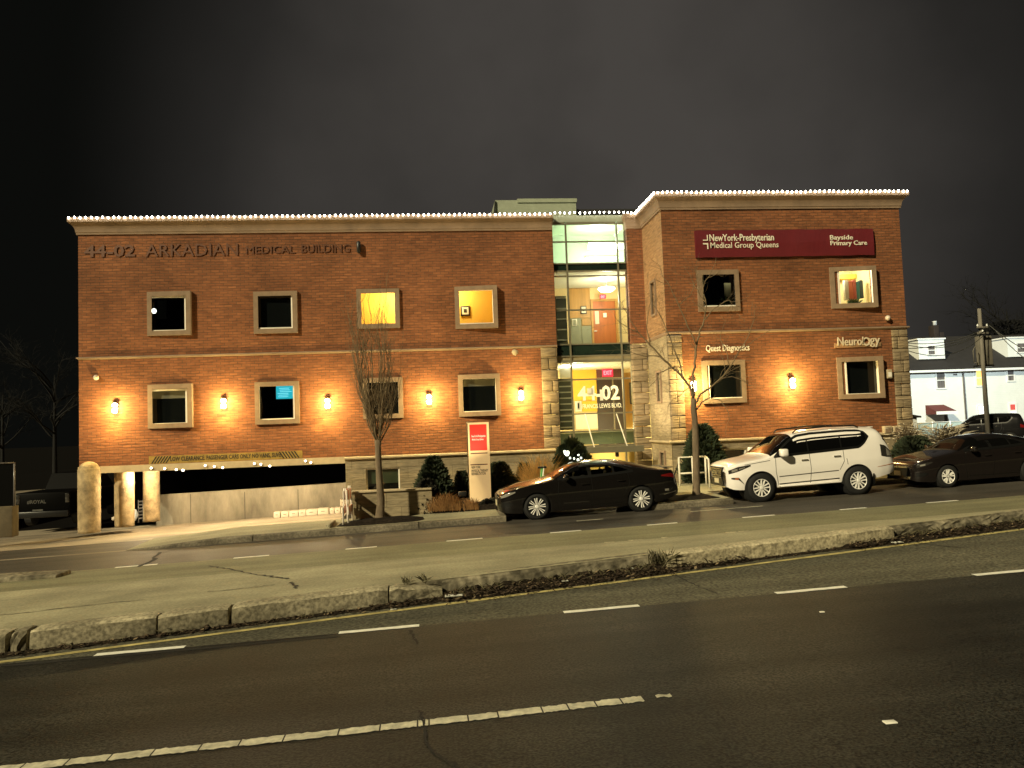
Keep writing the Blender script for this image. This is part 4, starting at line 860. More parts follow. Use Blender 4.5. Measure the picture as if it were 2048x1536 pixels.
p0 = at(717, 482, YL-.1); p1 = at(718, 507, YL-.1); t = thing('wall_fixture', 'black upright fixture on the brick at the end of the building name', 'fixture', (p0.x, YL, p1.z)); MB().lathe([(.02, p1.z), (.075, p1.z+.05), (.08, p0.z-.06), (.02, p0.z)], (p0.x, YL-.12, 0), 14).build('body', m_bmetal, t); MB().box(p0.x-.05, p0.x+.05, YL-.06, YL, p1.z+.1, p0.z-.1).build('bracket', m_bmetal, t)
a, b, c, d = rect(1391, 459, 1748, 512, YR-.12); bt = thing('banner_sign', 'long maroon banner sign with white lettering on the right wing', 'sign', ((a+b)/2, YR, c))
mb = MB(); n = 40; rnd = random.Random(8); vs = []
for i in range(n+1):
    X = a+(b-a)*i/n; w1 = .012*math.sin(i*.9)+rnd.uniform(-.004, .004); vs += [(X, YR-.10, c+w1), (X, YR-.13+.01*math.sin(i*.7), (c+d)/2), (X, YR-.10, d+w1*.6), (X, YR-.03, d), (X, YR-.03, c)]
mb.add(vs, [(i*5+k, i*5+5+k, i*5+5+(k+1) % 5, i*5+(k+1) % 5) for i in range(n) for k in range(5)]+[(4, 3, 2, 1, 0), tuple(n*5+k for k in range(5))]).build('banner', m_maroon, bt)
for body, box, bold in (('NewYork-Presbyterian', (1419, 468, 1548, 486), .012), ('Medical Group Queens', (1421, 484, 1557, 499), .002), ('Bayside', (1660, 470, 1706, 482), .012), ('Primary Care', (1661, 481, 1734, 493), .012)):
    x0, x1, z0, z1 = rect(*box, YR-.14); lettering('letters', body, x0, x1, z0, z1, YR-.135, m_letw, bt, .012, bold)
a, b, c, d = rect(1406, 470, 1416, 498, YR-.14); m_ = (c+d)/2
MB().box(b-.03, b, YR-.15, YR-.135, m_+.05, d).box(a, b-.03, YR-.15, YR-.135, m_+.05, m_+.08).box(b-.035, b, YR-.15, YR-.135, c, m_-.04).box(a, b-.035, YR-.15, YR-.135, m_-.085, m_-.04).build('emblem', m_letw, bt)
letters('pale raised lettering of a diagnostics office above the lower window', 'lettering', [('Quest Diagnostics', (1412, 689, 1499, 706), .006)], YR, m_letw, .02)
nt = letters('pale raised lettering reading neurology on a small brick-coloured ledge', 'lettering', [('Neurol', (1675, 674, 1727, 691), .006), ('O', (1724, 674, 1741, 692), .02), ('gy', (1740, 676, 1760, 694), .006)], YR, m_letg, .03, .05)
a, b, c, d = rect(1671, 685, 1765, 693, YR-.1); MB().bbox(a, b, YR-.045, YR, c-.02, d, .01).build('ledge', m_brickret, nt)
# clearance warning painted along the bottom courses
m_stripe = M('warning_yellow', (.26, .17, .035), .85, var=.35, scale=6); m_paintk = M('black_paint', (.012, .011, .009), .8, var=.1)
x0, z0 = at(298, 932, YL).x, at(300, 930, YL).z; x1 = at(605, 916, YL).x; zt = at(450, 908, YL).z; zbm = at(450, 923, YL).z
wt = thing('clearance_sign', 'black clearance warning with diagonal stripes painted above the garage opening', 'sign', ((x0+x1)/2, YL, zbm))
MB().box(x0, x1, YL-.012, YL-.003, ZBB+.015, ZBB+.29).build('band', m_stripe, wt)
mb = MB()
for side, (sa, sb) in ((1, (302, 336)), (-1, (566, 602))):
    xa, xb = at(sa, 922, YL).x, at(sb, 914, YL).x
    for i in range(6):
        u = xa+(xb-xa)*(i+.1)/6; wd = (xb-xa)/6*.5; k = .16*side; mb.quad((u, YL-.016, ZBB+.03), (u+wd, YL-.016, ZBB+.03), (u+wd+k, YL-.016, ZBB+.275), (u+k, YL-.016, ZBB+.275))
mb.build('stripes', m_paintk, wt)
xa, xb = at(341, 920, YL).x, at(563, 914, YL).x; lettering('letters', 'LOW CLEARANCE. PASSENGER CARS ONLY NO VANS, SUVs.', xa, xb, ZBB+.06, ZBB+.245, YL-.014, m_paintk, wt, .004, .02)
# dome cameras, vents, boxes on the wall
m_dome = M('dome_white', (.62, .52, .42), .25, var=0)
for px, py, Y, lab in ((192, 755, YL, 'small pale dome camera on the left corner of the left wing'), (1776, 636, YR, 'small pale dome camera near the right edge of the right wing')):
    p = at(px, py, Y-.1); t = thing('security_camera', lab, 'camera', (p.x, Y, p.z)); MB().lathe([(.05, 0), (.05, -.05), (.09, -.06)], (p.x, Y, p.z), 14, 'Y').build('mount', m_alum, t); MB().lathe([(.095, -.06), (.10, -.10), (.075, -.155), (.03, -.185), (.005, -.19)], (p.x, Y, p.z), 16, 'Y').build('dome', m_dome, t)
p = at(1030, 705, YL); t = thing('wall_plate', 'small pale rough plate stuck on the brick beside the stone pier', 'plate', (p.x, YL, p.z)); MB().blob((p.x, YL-.01, p.z), (.11, .03, .11), 4, .5).build('patch', m_trim, t)
a, b, c, d = rect(1772, 739, 1782, 757, YR-.05); t = thing('junction_box', 'narrow pale box on the brick right of the tilted lower window', 'box', ((a+b)/2, YR, c)); MB().bbox(a, b, YR-.14, YR, c, d, .015).build('cover', m_trim, t); MB().box(a+.03, b-.03, YR-.146, YR-.141, c+.06, d-.1).build('front_plate', m_alum, t)
for x0_, x1_, lab in ((1766, 1782, 'square pale meter box nearer the white car roof'), (1785, 1802, 'square pale meter box nearer the corner pier')):
    a, b, c, d = rect(x0_, 852, x1_, 868, YR-.08); t = thing('meter_box', lab, 'box', ((a+b)/2, YR, c)); MB().bbox(a, b, YR-.16, YR, c, d, .02).build('case', m_trim, t); MB().box(a+.05, b-.05, YR-.166, YR-.161, c+.05, d-.05).build('lid', m_surr, t)
# white boxes along the garage wall
m_boxw = M('white_board', (.46, .40, .32), .7, var=.06, scale=5)
lab9 = ['white board box at the left end of the row on the garage ramp', 'second white box of the row from its left end', 'third white box of the row from its left end', 'fourth white box, in the middle left of the row', 'fifth white box, in the middle of the row', 'sixth white box, in the middle right of the row', 'seventh white box, narrower, right of the middle', 'eighth white box, next to the barricade end', 'lower white box beside the barricade', 'taller white box stacked at the end of the row by the barricade']
for i, (x0_, y0, x1_, y1) in enumerate([(547, 1012, 560, 1024), (562, 1011, 577, 1023), (578, 1010, 596, 1022), (597, 1009, 611, 1021.5), (612, 1009, 634, 1021), (635, 1008, 657, 1020.5), (659, 1008, 668, 1019.5), (669, 1007, 681, 1019), (682, 1007, 692, 1018.5), (680, 993, 692, 1006.5)]):
    Yb = 30.45; a, b, c, d = rect(x0_, y0, x1_, y1, Yb); zf = DZ((a+b)/2, Yb)
    t = thing('white_box', lab9[i], 'box', ((a+b)/2, Yb, zf), group='white boxes in a row on the garage ramp'); hgt = d-c
    zz = zf+(hgt+.005 if i == 9 else 0.0); MB().bbox(a, b, Yb, Yb+.4, zz, zz+hgt, .012).build('carton', m_boxw, t); MB().box(a+(b-a)*.3, b-(b-a)*.35, Yb-.003, Yb-.0005, zz+hgt*.5, zz+hgt*.58).build('tape', m_bmetal, t)

# ------------------------------------------------------------------ pylon sign
m_pyl = M('pylon_white', (.55, .40, .20), .55, var=.05, emit=.50, ecol=(1, .64, .26)); m_pyls = M('pylon_side', (.50, .42, .28), .6, var=.08); m_red = M('sign_red', (.62, .02, .012), .5, var=.03, emit=.22, ecol=(1, .03, .015)); m_sgw = M('sign_letters', (.8, .6, .5), .5, var=0, emit=.4, ecol=(1, .55, .45))
Yp = 24.2
x1 = at(980, 920, Yp).x; xf0 = at(938, 930, Yp).x; x0s = at(922, 860, Yp).x; zt = at(950, 845, Yp).z; zb0 = at(960, 1000, Yp).z-.35
pt = thing('pylon_sign', 'tall white pylon sign with a red top panel in the planting', 'sign', ((xf0+x1)/2, Yp, zb0))
MB().bbox(xf0, x1, Yp, Yp+.12, zb0, zt, .008).build('front_panel', m_pyl, pt)
MB().bbox(x0s+.35, xf0-.0, Yp+.10, Yp+.75, zb0+.3, zt+.02, .008).bbox(xf0, x1-.05, Yp+.125, Yp+.75, zb0+.3, zt-.01, .008).build('side_panel', m_pyls, pt)
def pr(x0_, y0_, x1_, y1_): return rect(x0_, y0_, x1_, y1_, Yp)
a, b, c, d = pr(939.5, 849, 973.5, 901); MB().box(a, b, Yp-.012, Yp-.002, c, d).build('red_panel', m_red, pt)
a, b, c, d = pr(943, 871, 971, 875); lettering('letters', 'NewYork-Presbyterian', a, b, c-.01, d+.02, Yp-.014, m_sgw, pt, .004, .01); a, b, c, d = pr(944, 878, 967, 881); lettering('letters', 'Medical Group Queens', a, b, c-.01, d+.02, Yp-.014, m_sgw, pt, .004, .01)
for y in (906.5, 929): a, b, c, d = pr(941, y-.9, 975, y+.9); MB().box(a, b, Yp-.010, Yp-.002, c, d).build('bar', m_maroon, pt)
for body, x0_, x1_, y0_, y1_ in (('NEW YORK', 943, 961, 932, 937), ('PHYSICAL THERAPY', 943, 976.5, 938.5, 944), ('REHABILITATION', 943, 971.5, 944.5, 950)):
    a, b, c, d = pr(x0_, y0_, x1_, y1_); lettering('letters', body, a, b, c, d, Yp-.004, m_frame, pt, .006, .015)
p = at(925, 1000, 22.6); t = thing('ground_floodlight', 'small dark floodlight in the planting in front of the pylon sign', 'light', (p.x, 22.5, .55)); MB().bbox(p.x-.12, p.x+.12, 22.45, 22.6, .55, .70, .02).build('housing', m_bmetal, t)
l_ = lamp('floodlight_beam', 'SPOT', (p.x+.6, 22.6, .9), 420, (1, .80, .50), .06, 1.5); l_.rotation_euler = (Vector((1.0, 23.6, 3.0))-Vector((p.x+.6, 22.6, .9))).to_track_quat('-Z', 'Y').to_euler()
l_ = lamp('return_floodlight', 'SPOT', (5.6, 25.6, .9), 1100, (1, .80, .48), .06, 1.25); l_.rotation_euler = (Vector((8.2, 27.2, 5.2))-Vector((5.6, 25.6, .9))).to_track_quat('-Z', 'Y').to_euler()

# ------------------------------------------------------------------ low wall, barricade, railing
wz = at(770, 983.5, 21.95).z; wx0, wx1 = at(703, 1010, 21.95).x, at(850, 1010, 21.95).x
lw = thing('low_wall', 'low split-stone planter wall beside the driveway', 'wall', (wx0, 21.95, G(-2)))
MB().box(wx0, wx1+.2, 21.95, 22.25, -.5, wz).box(wx0, wx0+.3, 22.25, 28.5, -.8, .42).build('stonework', m_stone, lw); MB().bbox(wx0-.03, wx1+.2, 21.9, 22.3, wz, wz+.05, .012).build('coping', m_trim, lw)
m_orange = M('barricade_orange', (.62, .12, .025), .6, var=.15, scale=6); m_bw = M('barricade_white', (.75, .66, .58), .6, var=.1)
bx = at(697, 1000, 21.5).x; bz = G(bx)+.02; t = thing('barricade', 'orange and white folding barricade seen end on beside the low wall', 'barricade', (bx, 21.4, bz))
for y in (20.75, 21.75):
    for s in (-1, 1): MB().tube([(bx+s*.08, y, bz), (bx+s*.02, y, bz+1.12)], [.022, .022], 8).build('leg', m_bw, t)
for k, (z, h) in enumerate(((.80, .26), (.42, .2))):
    for s in (-1, 1):
        off = .08*(1-(z+h/2)/1.15)+.028; mb = MB(); mb2 = MB()
        for i in range(5): (mb if i % 2 else mb2).box(bx+s*off-.012, bx+s*off+.012, 20.7+.22*i, 20.7+.22*(i+1), bz+z, bz+z+h)
        bd = mb.build('board', m_orange, t); mb2.build('stripe', m_bw, bd)
m_rail = M('white_rail', (.72, .68, .58), .45, var=.08)
zr = PV(8.5, 24); rp = [at(x, 968, 24.2).x for x in (1360, 1387, 1413)]; rz = at(1387, 914, 24.2).z; mz = at(1385, 946, 24.2).z
t = thing('handrail', 'white painted pipe handrail beside the entrance path', 'railing', (rp[0], 24.2, zr))
for X in rp: MB().tube([(X, 24.2, zr-.02), (X, 24.2, rz)], .032, 8).build('post', m_rail, t)
MB().tube([(rp[0], 24.2, zr+.1), (rp[0]+.01, 24.2, rz), (rp[-1], 24.2, rz)], .030, 8).build('top_rail', m_rail, t); MB().tube([(rp[0], 24.2, mz), (rp[-1], 24.2, mz)], .028, 8).build('mid_rail', m_rail, t)
X2 = at(1417, 920, 23.0).x
for y in (23.0,): MB().tube([(X2, y, zr-.02), (X2, y, rz-.03)], .03, 8).build('post', m_rail, t); MB().tube([(X2, y, rz-.03), (rp[-1], 24.2, rz)], .028, 8).build('top_rail', m_rail, t)
q0, q1 = at(1347, 966, 24.6), at(1361, 914, 24.2); MB().tube([(q0.x, 24.9, zr), (q1.x, 24.2, rz)], .024, 8).build('sloping_rail', m_bmetal, t)
p = at(1078, 962, 22.9); p2 = at(1084, 936, 22.9); t = thing('marker_post', 'green and white marker post with a black cross handle behind the dark sedan', 'post', (p.x, 22.9, p.z-.3)); m_grn = M('marker_green', (.10, .32, .08), .5, var=.05)
MB().tube([(p.x, 22.9, p.z-.4), (p2.x, 22.9, p2.z)], .035, 10).build('post', m_grn, t); MB().tube([(p.x+.05, 22.87, p.z-.4), (p2.x+.05, 22.87, p2.z)], .018, 8).build('stripe', m_alum, t); MB().bbox(p2.x-.13, p2.x+.14, 22.85, 22.95, p2.z-.01, p2.z+.05, .02).build('handle', m_bmetal, t)

# ------------------------------------------------------------------ trees and shrubs
m_bark = M('bark', (.15, .11, .07), .95, var=.45, scale=7, bump=.8, bscale=18, stretch=(1, 1, .35)); m_twig = M('twig', (.17, .12, .065), .9, var=.3, scale=4); m_barkd = M('dark_bark', (.002, .002, .002), .98, var=.3)
def limb(mb, pts, r0, r1, n=6):
    k = len(pts)-1; mb.tube(pts, [r0+(r1-r0)*i/k for i in range(k+1)], n)
def wander(p, d, ln, rnd, steps=6, wob=.12, up=0.0):
    pts = [Vector(p)]; d = Vector(d).normalized()
    for i in range(steps):
        d = (d+Vector((rnd.gauss(0, wob), rnd.gauss(0, wob), rnd.gauss(0, wob*.5)+up))).normalized(); pts.append(pts[-1]+d*ln/steps)
    return pts
def grow_twigs(mb, pts, r, rnd, level, n, ln, spread, up, wob=.12, start=.25):
    for _ in range(n):
        t = rnd.uniform(start, 1.0)*(len(pts)-1); i = min(int(t), len(pts)-2); p = pts[i].lerp(pts[i+1], t-i); d = (pts[i+1]-pts[i]).normalized()
        s = Vector((rnd.gauss(0, 1), rnd.gauss(0, 1), rnd.gauss(0, .6))); s = (s-d*s.dot(d)).normalized()
        L = ln*rnd.uniform(.5, 1.15); q = wander(p, d+s*spread, L, rnd, 5, wob, up); rr = r*rnd.uniform(.35, .6); limb(mb, q, rr, .003, 5 if level else 4)
        if level > 0: grow_twigs(mb, q, rr, rnd, level-1, max(2, n//2), ln*.55, spread, up, wob, .2)
# slender upright tree by the driveway
Yt = 21.2; base = at(760, 1036, Yt); base.z = G(base.x)+.2
k1 = [at(762, 1000, Yt), at(759, 960, Yt), at(757, 920, Yt), at(756, 895, Yt), at(756, 880, Yt)]
tr1 = thing('upright_tree', 'slender leafless tree with broom-like upright branches in the pavement pit', 'tree', base)
mb = MB(); mb.tube([base+Vector((0, 0, -.2)), base+Vector((0, 0, .02)), base+Vector((0, 0, .12))]+k1, [.26, .17, .125, .105, .095, .085, .085, .10], 12).build('trunk', m_bark, tr1)
mb = MB(); rnd = random.Random(21); c0 = at(756, 890, Yt)
for i in range(29):
    a = rnd.uniform(0, 6.28); tx = 757; ty = 905-rnd.uniform(0, 25)
    hgt = rnd.uniform(.55, 1.0); top = at(754+math.cos(a)*rnd.uniform(8, 60), 905-320*hgt, Yt); top.y += math.sin(a)*.75
    if abs(top.x-c0.x) > .5 and hgt > .85: top.z -= .6
    st = k1[3].lerp(k1[4], rnd.uniform(-.8, 1.2))+Vector((0, 0, rnd.uniform(0, .25))); mid = st.lerp(top, .38); out = Vector((math.cos(a), math.sin(a)*.8, 0)); mid += out*rnd.uniform(.15, .75)
    pts = []
    for s in range(13):
        t = s/12; q = st*(1-t)**2+mid*2*t*(1-t)+top*t*t; pts.append(q+Vector((rnd.gauss(0, .024), rnd.gauss(0, .024), 0)))
    r0 = rnd.uniform(.010, .026); limb(mb, pts, r0, .004, 6)
    grow_twigs(mb, pts, r0*.7, rnd, 1, 6, .9, .45, .16, .07, .15); grow_twigs(mb, pts[:8], r0*.45, rnd, 0, 9, .42, .95, .10, .12, .05)
mb.build('crown', m_twig, tr1)
# spreading bare tree by the entrance: limbs follow the photograph
Ys = 21.1; base = at(1393, 992, Ys); base.z = G(base.x)+.22
tr2 = thing('spreading_tree', 'bare spreading street tree beside the white handrail', 'tree', base)
tp = [at(x, y, Ys) for x, y in ((1393, 960), (1392, 920), (1391, 880), (1390, 845), (1387, 815), (1387, 797))]
MB().tube([base+Vector((0, 0, -.2)), base, base+Vector((0, 0, .15))]+tp, [.17, .13, .105, .10, .095, .09, .082, .08, .07], 12).build('trunk', m_bark, tr2)
mb = MB(); rnd = random.Random(33)
LIMBS = [([(1387, 797), (1380, 775), (1366, 755), (1345, 735), (1320, 712), (1300, 690), (1277, 665), (1255, 630), (1240, 600)], .055, .0), ([(1387, 800), (1386, 770), (1389, 735), (1392, 700), (1398, 670), (1409, 640), (1412, 610), (1405, 575), (1425, 540), (1432, 515)], .050, .3),
    ([(1388, 810), (1400, 790), (1420, 775), (1440, 758), (1460, 735), (1480, 700), (1510, 680), (1543, 657)], .042, -.3), ([(1390, 822), (1402, 806), (1418, 794), (1445, 803), (1455, 822), (1460, 840)], .030, -.5), ([(1366, 755), (1360, 725), (1345, 690), (1330, 650), (1312, 615), (1300, 600)], .032, .4),
    ([(1392, 690), (1375, 650), (1358, 610), (1340, 575), (1325, 550), (1320, 530)], .026, -.2), ([(1412, 610), (1400, 590), (1385, 560), (1368, 532)], .022, .1), ([(1409, 640), (1430, 615), (1455, 600), (1475, 605)], .022, -.4), ([(1440, 758), (1462, 752), (1490, 765), (1512, 775)], .022, -.2),
    ([(1480, 700), (1500, 665), (1508, 640), (1510, 612)], .018, .2), ([(1345, 735), (1320, 745), (1312, 760), (1295, 780)], .020, -.3), ([(1320, 712), (1290, 712), (1265, 705), (1245, 700)], .02, .2), ([(1460, 735), (1450, 700), (1440, 670), (1452, 640)], .018, .4), ([(1300, 690), (1292, 655), (1296, 620), (1305, 590)], .02, -.2), ([(1277, 665), (1255, 655), (1235, 640), (1222, 622)], .018, .1), ([(1380, 775), (1360, 790), (1345, 800), (1335, 815)], .015, -.2), ([(1358, 610), (1380, 590), (1395, 555), (1392, 535)], .016, .2)]
for px, r0, dy in LIMBS:
    pts = [at(x, y, Ys+dy*i/len(px)) for i, (x, y) in enumerate(px)]; fine = []
    for a, b in zip(pts[:-1], pts[1:]):
        for s in range(3): fine.append(a.lerp(b, s/3)+Vector((rnd.gauss(0, .012), rnd.gauss(0, .02), rnd.gauss(0, .012))))
    fine.append(pts[-1]); limb(mb, fine, r0*.82, .005, 7); grow_twigs(mb, fine, r0*.34, rnd, 1, 7, .75, .8, .02, .2, .2)
mb.build('crown', m_twig, tr2)
# pruned clippings and evergreen shrubs
def leafy(mb, c, rx, ry, h, n, rnd, size, shape, drop=0.0):
    """leaf clumps spread through a crown; shape(t) gives the radius at height t"""
    for _ in range(n):
        t = rnd.random()**.85; r = shape(t)*(1 if rnd.random() < .7 else rnd.uniform(.55, 1))*(1+rnd.gauss(0, .13)); a = rnd.uniform(0, 6.28)
        p = Vector((c[0]+math.cos(a)*rx*r, c[1]+math.sin(a)*ry*r, c[2]+h*t)); d = Vector((math.cos(a), math.sin(a), rnd.uniform(.3, 1.2))).normalized(); s = size*rnd.uniform(.6, 1.5)
        x = d.orthogonal().normalized(); y = d.cross(x); an = rnd.uniform(0, 3.1); u = x*math.cos(an)+y*math.sin(an)
        mb.add([p-u*s*.35, p+d*s*.45-u*s*.1, p+d*s, p+d*s*.4+u*s*.4], [(0, 1, 2, 3)])
m_yew = M('yew', (.03, .042, .019), .85, var=.5, scale=9); m_yewd = M('yew_shade', (.018, .024, .012), .9, var=.4, scale=6); m_thuja = M('thuja', (.03, .045, .018), .85, var=.45, scale=8)
def conifer(lab, x0, x1, yt, yb, Y, seed, mat=m_yew, n=5200, rounded=.75, name='clipped_conifer', zb=None):
    rnd = random.Random(seed); zt = at((x0+x1)/2, yt, Y).z; b = zb if zb is not None else at((x0+x1)/2, yb, Y).z; xa, xb = at(x0, (yt+yb)/2, Y).x, at(x1, (yt+yb)/2, Y).x; rx = (xb-xa)/2; c = ((xa+xb)/2, Y, b); h = zt-b
    t = thing(name, lab, 'shrub', c); sh = lambda t_: max(.02, (1-max(0, t_-.22)/.78)**rounded)*(.82+.18*min(1, t_*5))
    mb = MB(); leafy(mb, c, rx, rx*.9, h, n, rnd, .16, sh); mb.lathe([(rx*.72*sh(s/10), b+h*.94*s/10) for s in range(11)], (c[0], c[1], 0), 14).build('foliage', mat, t)
    MB().tube([(c[0], c[1], b-.15), (c[0], c[1], b+.3)], .05, 8).build('stem', m_bark, t)
conifer('pointed dark clipped conifer left of the pylon sign', 837, 899, 918, 1003, 25.6, 1, zb=.15)
conifer('small dark conifer tucked behind the left edge of the pylon sign', 913, 935, 948, 1000, 26.2, 2, n=2200, zb=.15)
conifer('rounded dark conifer just right of the pylon sign', 972, 1026, 930, 1000, 26.0, 3, zb=.15, rounded=.55)
conifer('dark conifer mostly hidden behind the tan grass clump', 1036, 1062, 932, 985, 26.6, 4, n=2200, zb=.15)
conifer('tall dark rounded conifer beside the entrance behind the handrail', 1373, 1442, 855, 985, 24.95, 5, n=9000, rounded=.5, zb=.35, mat=m_thuja)
conifer('low dark round bush at the right corner of the building', 1795, 1862, 878, 940, 23.6, 6, n=5200, rounded=.42, name='round_bush')
# small tree by the lobby with white lights in it
Yx = 26.4; c = at(1144, 950, Yx); xt = thing('lit_conifer', 'layered dark conifer with white fairy lights in front of the lobby', 'tree', (c.x, Yx, .5)); mb = MB(); rnd = random.Random(77)
for (px, py, rp_) in ((1143, 892, 15), (1130, 906, 15), (1155, 903, 16), (1142, 914, 24), (1122, 922, 13), (1166, 922, 17), (1140, 935, 28), (1120, 945, 14), (1160, 945, 20), (1140, 958, 26)):
    q = at(px, py, Yx); r_ = rp_/1520*Yx
    for _ in range(900):
        d = Vector((rnd.gauss(0, 1), rnd.gauss(0, 1), rnd.gauss(0, 1))).normalized(); p = q+d*r_*rnd.uniform(.55, 1.05); e_ = (d+Vector((0, 0, .6))).normalized(); s = rnd.uniform(.06, .14); u = e_.orthogonal()*s*.3; mb.add([p-u, p+e_*s, p+u], [(0, 1, 2)])
mb.build('foliage', m_thuja, xt); MB().tube([(c.x, Yx, .4), (c.x, Yx, 2.2)], [.08, .03], 8).build('trunk', m_bark, xt)
for px, py, s in ((1134, 907, .085), (1140, 916, .035), (1148, 917, .03), (1157, 910, .03), (1156, 920, .045), (1162, 916, .035), (1129, 903, .04)):
    q = at(px, py, Yx-.45); MB().blob(q, (s, s*.7, s), int(px), .6, 2).build('fairy_light', m_globe, xt)
# ornamental grasses
m_tan = M('tan_grass', (.62, .40, .14), .85, var=.4, scale=5); m_tan2 = M('russet_grass', (.38, .20, .075), .85, var=.45, scale=5); m_plume = M('plume', (.42, .37, .28), .9, var=.25, scale=6); m_stalk = M('grass_stalk', (.12, .085, .045), .9, var=.4, scale=5)
def grass(lab, x0, x1, yt, yb, Y, n, seed, mat, dep=.5, plume=None, zb=None, lean=.35):
    rnd = random.Random(seed); xa, xb = at(x0, yb, Y).x, at(x1, yb, Y).x; b = zb if zb is not None else at((x0+x1)/2, yb, Y).z; h = at((x0+x1)/2, yt, Y).z-b
    t = thing('ornamental_grass', lab, 'grass', ((xa+xb)/2, Y, b)); mb = MB(); pm = MB(); cx = (xa+xb)/2; hw = (xb-xa)/2
    for _ in range(n):
        u = rnd.uniform(-1, 1); p = Vector((cx+u*hw*.7, Y+rnd.gauss(0, dep*.4), b)); H = h*rnd.uniform(.25, 1.08)*(1-.45*u*u); dx = u*lean*H+rnd.gauss(0, .26)*H; dy = rnd.gauss(0, .15)*H
        p1 = p+Vector((dx*.25, dy*.25, H*.55)); p2 = p+Vector((dx*.65, dy*.65, H*.9)); p3 = p+Vector((dx*1.1, dy*1.1, H*.97)); w_ = Vector((.006, .003, 0))
        mb.add([p-w_, p+w_, p1+w_, p1-w_, p2+w_*.7, p2-w_*.7, p3], [(0, 1, 2, 3), (3, 2, 4, 5), (5, 4, 6)])
        if plume and rnd.random() < .22: pm.tube([p2, p3, p3+(p3-p2)*.8+Vector((.04, 0, -.03))], [.006, .018, .003], 5)
    mb.build('blades', mat, t)
    if plume: pm.build('plumes', plume, t)
grass('tall tan ornamental grass clump between pylon sign and lobby', 1040, 1120, 905, 985, 25.0, 950, 1, m_tan, zb=.2)
grass('low russet grass clump at the foot of the planting left of the pylon sign', 845, 935, 985, 1034, 22.0, 800, 2, m_tan2, zb=.25)
grass('short russet grass tuft right under the pylon sign front', 920, 962, 995, 1030, 21.95, 260, 3, m_tan2, zb=.25)
grass('tall pale plume grass right of the building corner', 1845, 1935, 850, 930, 24.6, 2300, 4, m_stalk, plume=m_plume, lean=.3)
grass('thin dry grass sprouting against the corner of the building', 1798, 1840, 845, 900, 25.0, 500, 5, m_stalk, plume=m_plume)
m_low = M('low_shrub', (.020, .018, .011), .9, var=.5, scale=8)
for lab, x0, x1, yt, yb, Y, n, sd_ in (('dark low shrub at the end of the low stone wall', 832, 880, 958, 1034, 22.5, 3600, 5), ('dark low shrub under the russet grass by the pavement', 870, 950, 1006, 1031, 22.3, 2200, 6), ('dark ground shrub between pylon sign and the sedan nose', 955, 1010, 998, 1027, 22.6, 2200, 7)):
    rnd = random.Random(sd_); xa, xb = at(x0, yb, Y).x, at(x1, yb, Y).x; b = at((x0+x1)/2, yb, Y).z; h = at((x0+x1)/2, yt, Y).z-b; t = thing('low_shrub', lab, 'shrub', ((xa+xb)/2, Y, b)); mb = MB(); cc = ((xa+xb)/2, Y, b-.05)
    leafy(mb, cc, (xb-xa)/2, .5, h, n, rnd, .09, lambda s: max(.1, (1-s**2.2)**.5)); mb.blob((cc[0], Y, b+h*.4), ((xb-xa)*.44, .42, h*.5), sd_, .2, 2); mb.build('foliage', m_low, t); MB().tube([(cc[0], Y, b-.2), (cc[0], Y, b+.2)], .03, 6).build('stem', m_bark, t)

# ------------------------------------------------------------------ cars
def interp(tab, x):
    if x <= tab[0][0]: return tab[0][1]
    for (a, p), (b, q) in zip(tab[:-1], tab[1:]):
        if x <= b: return p+(q-p)*(x-a)/(b-a)
    return tab[-1][1]
def smooth(tab, r=.07):
    a, b = tab[0][0], tab[-1][0]; n = int((b-a)/.02); raw = [(a+(b-a)*i/n) for i in range(n+1)]
    def f(x):
        rr = min(r, x-a, b-x); 
        if rr < .004: return interp(tab, x)
        return sum(interp(tab, x+rr*k/3)*w_ for k, w_ in zip(range(-3, 4), (1, 2, 3, 4, 3, 2, 1)))/16
    tb = [(x, f(x)) for x in raw]; return lambda x: interp(tb, x)
m_tyre = M('tyre', (.008, .008, .008), .85, var=.15); m_well = M('wheel_well', (.002, .002, .002), .95, var=0); m_alloy = M('alloy', (.92, .90, .86), .35, metal=.15, var=0); m_dalloy = M('dark_alloy', (.02, .02, .02), .4, metal=.5, var=0)
m_carglass = M('tinted_glass', (.003, .003, .003), .05, var=0, spec=.3); m_clear = glass_mat('car_glass', (.72, .74, .70)); m_ptrim = M('black_trim', (.006, .006, .006), .35, var=0); m_chrome = M('chrome', (.75, .73, .68), .15, metal=1, var=0)
m_hl = M('headlamp', (.55, .52, .46), .12, metal=.6, var=0, coat=1); m_hld = M('headlamp_dark', (.03, .028, .025), .15, var=0, coat=1); m_tail = M('tail_lamp', (.16, .008, .008), .15, var=0, coat=1); m_plate = M('number_plate', (.62, .55, .36), .5, var=.1); m_seat = M('car_seat', (.02, .018, .016), .8, var=.2); m_amber = M('marker_lamp', (.5, .16, .05), .2, var=0, coat=1)
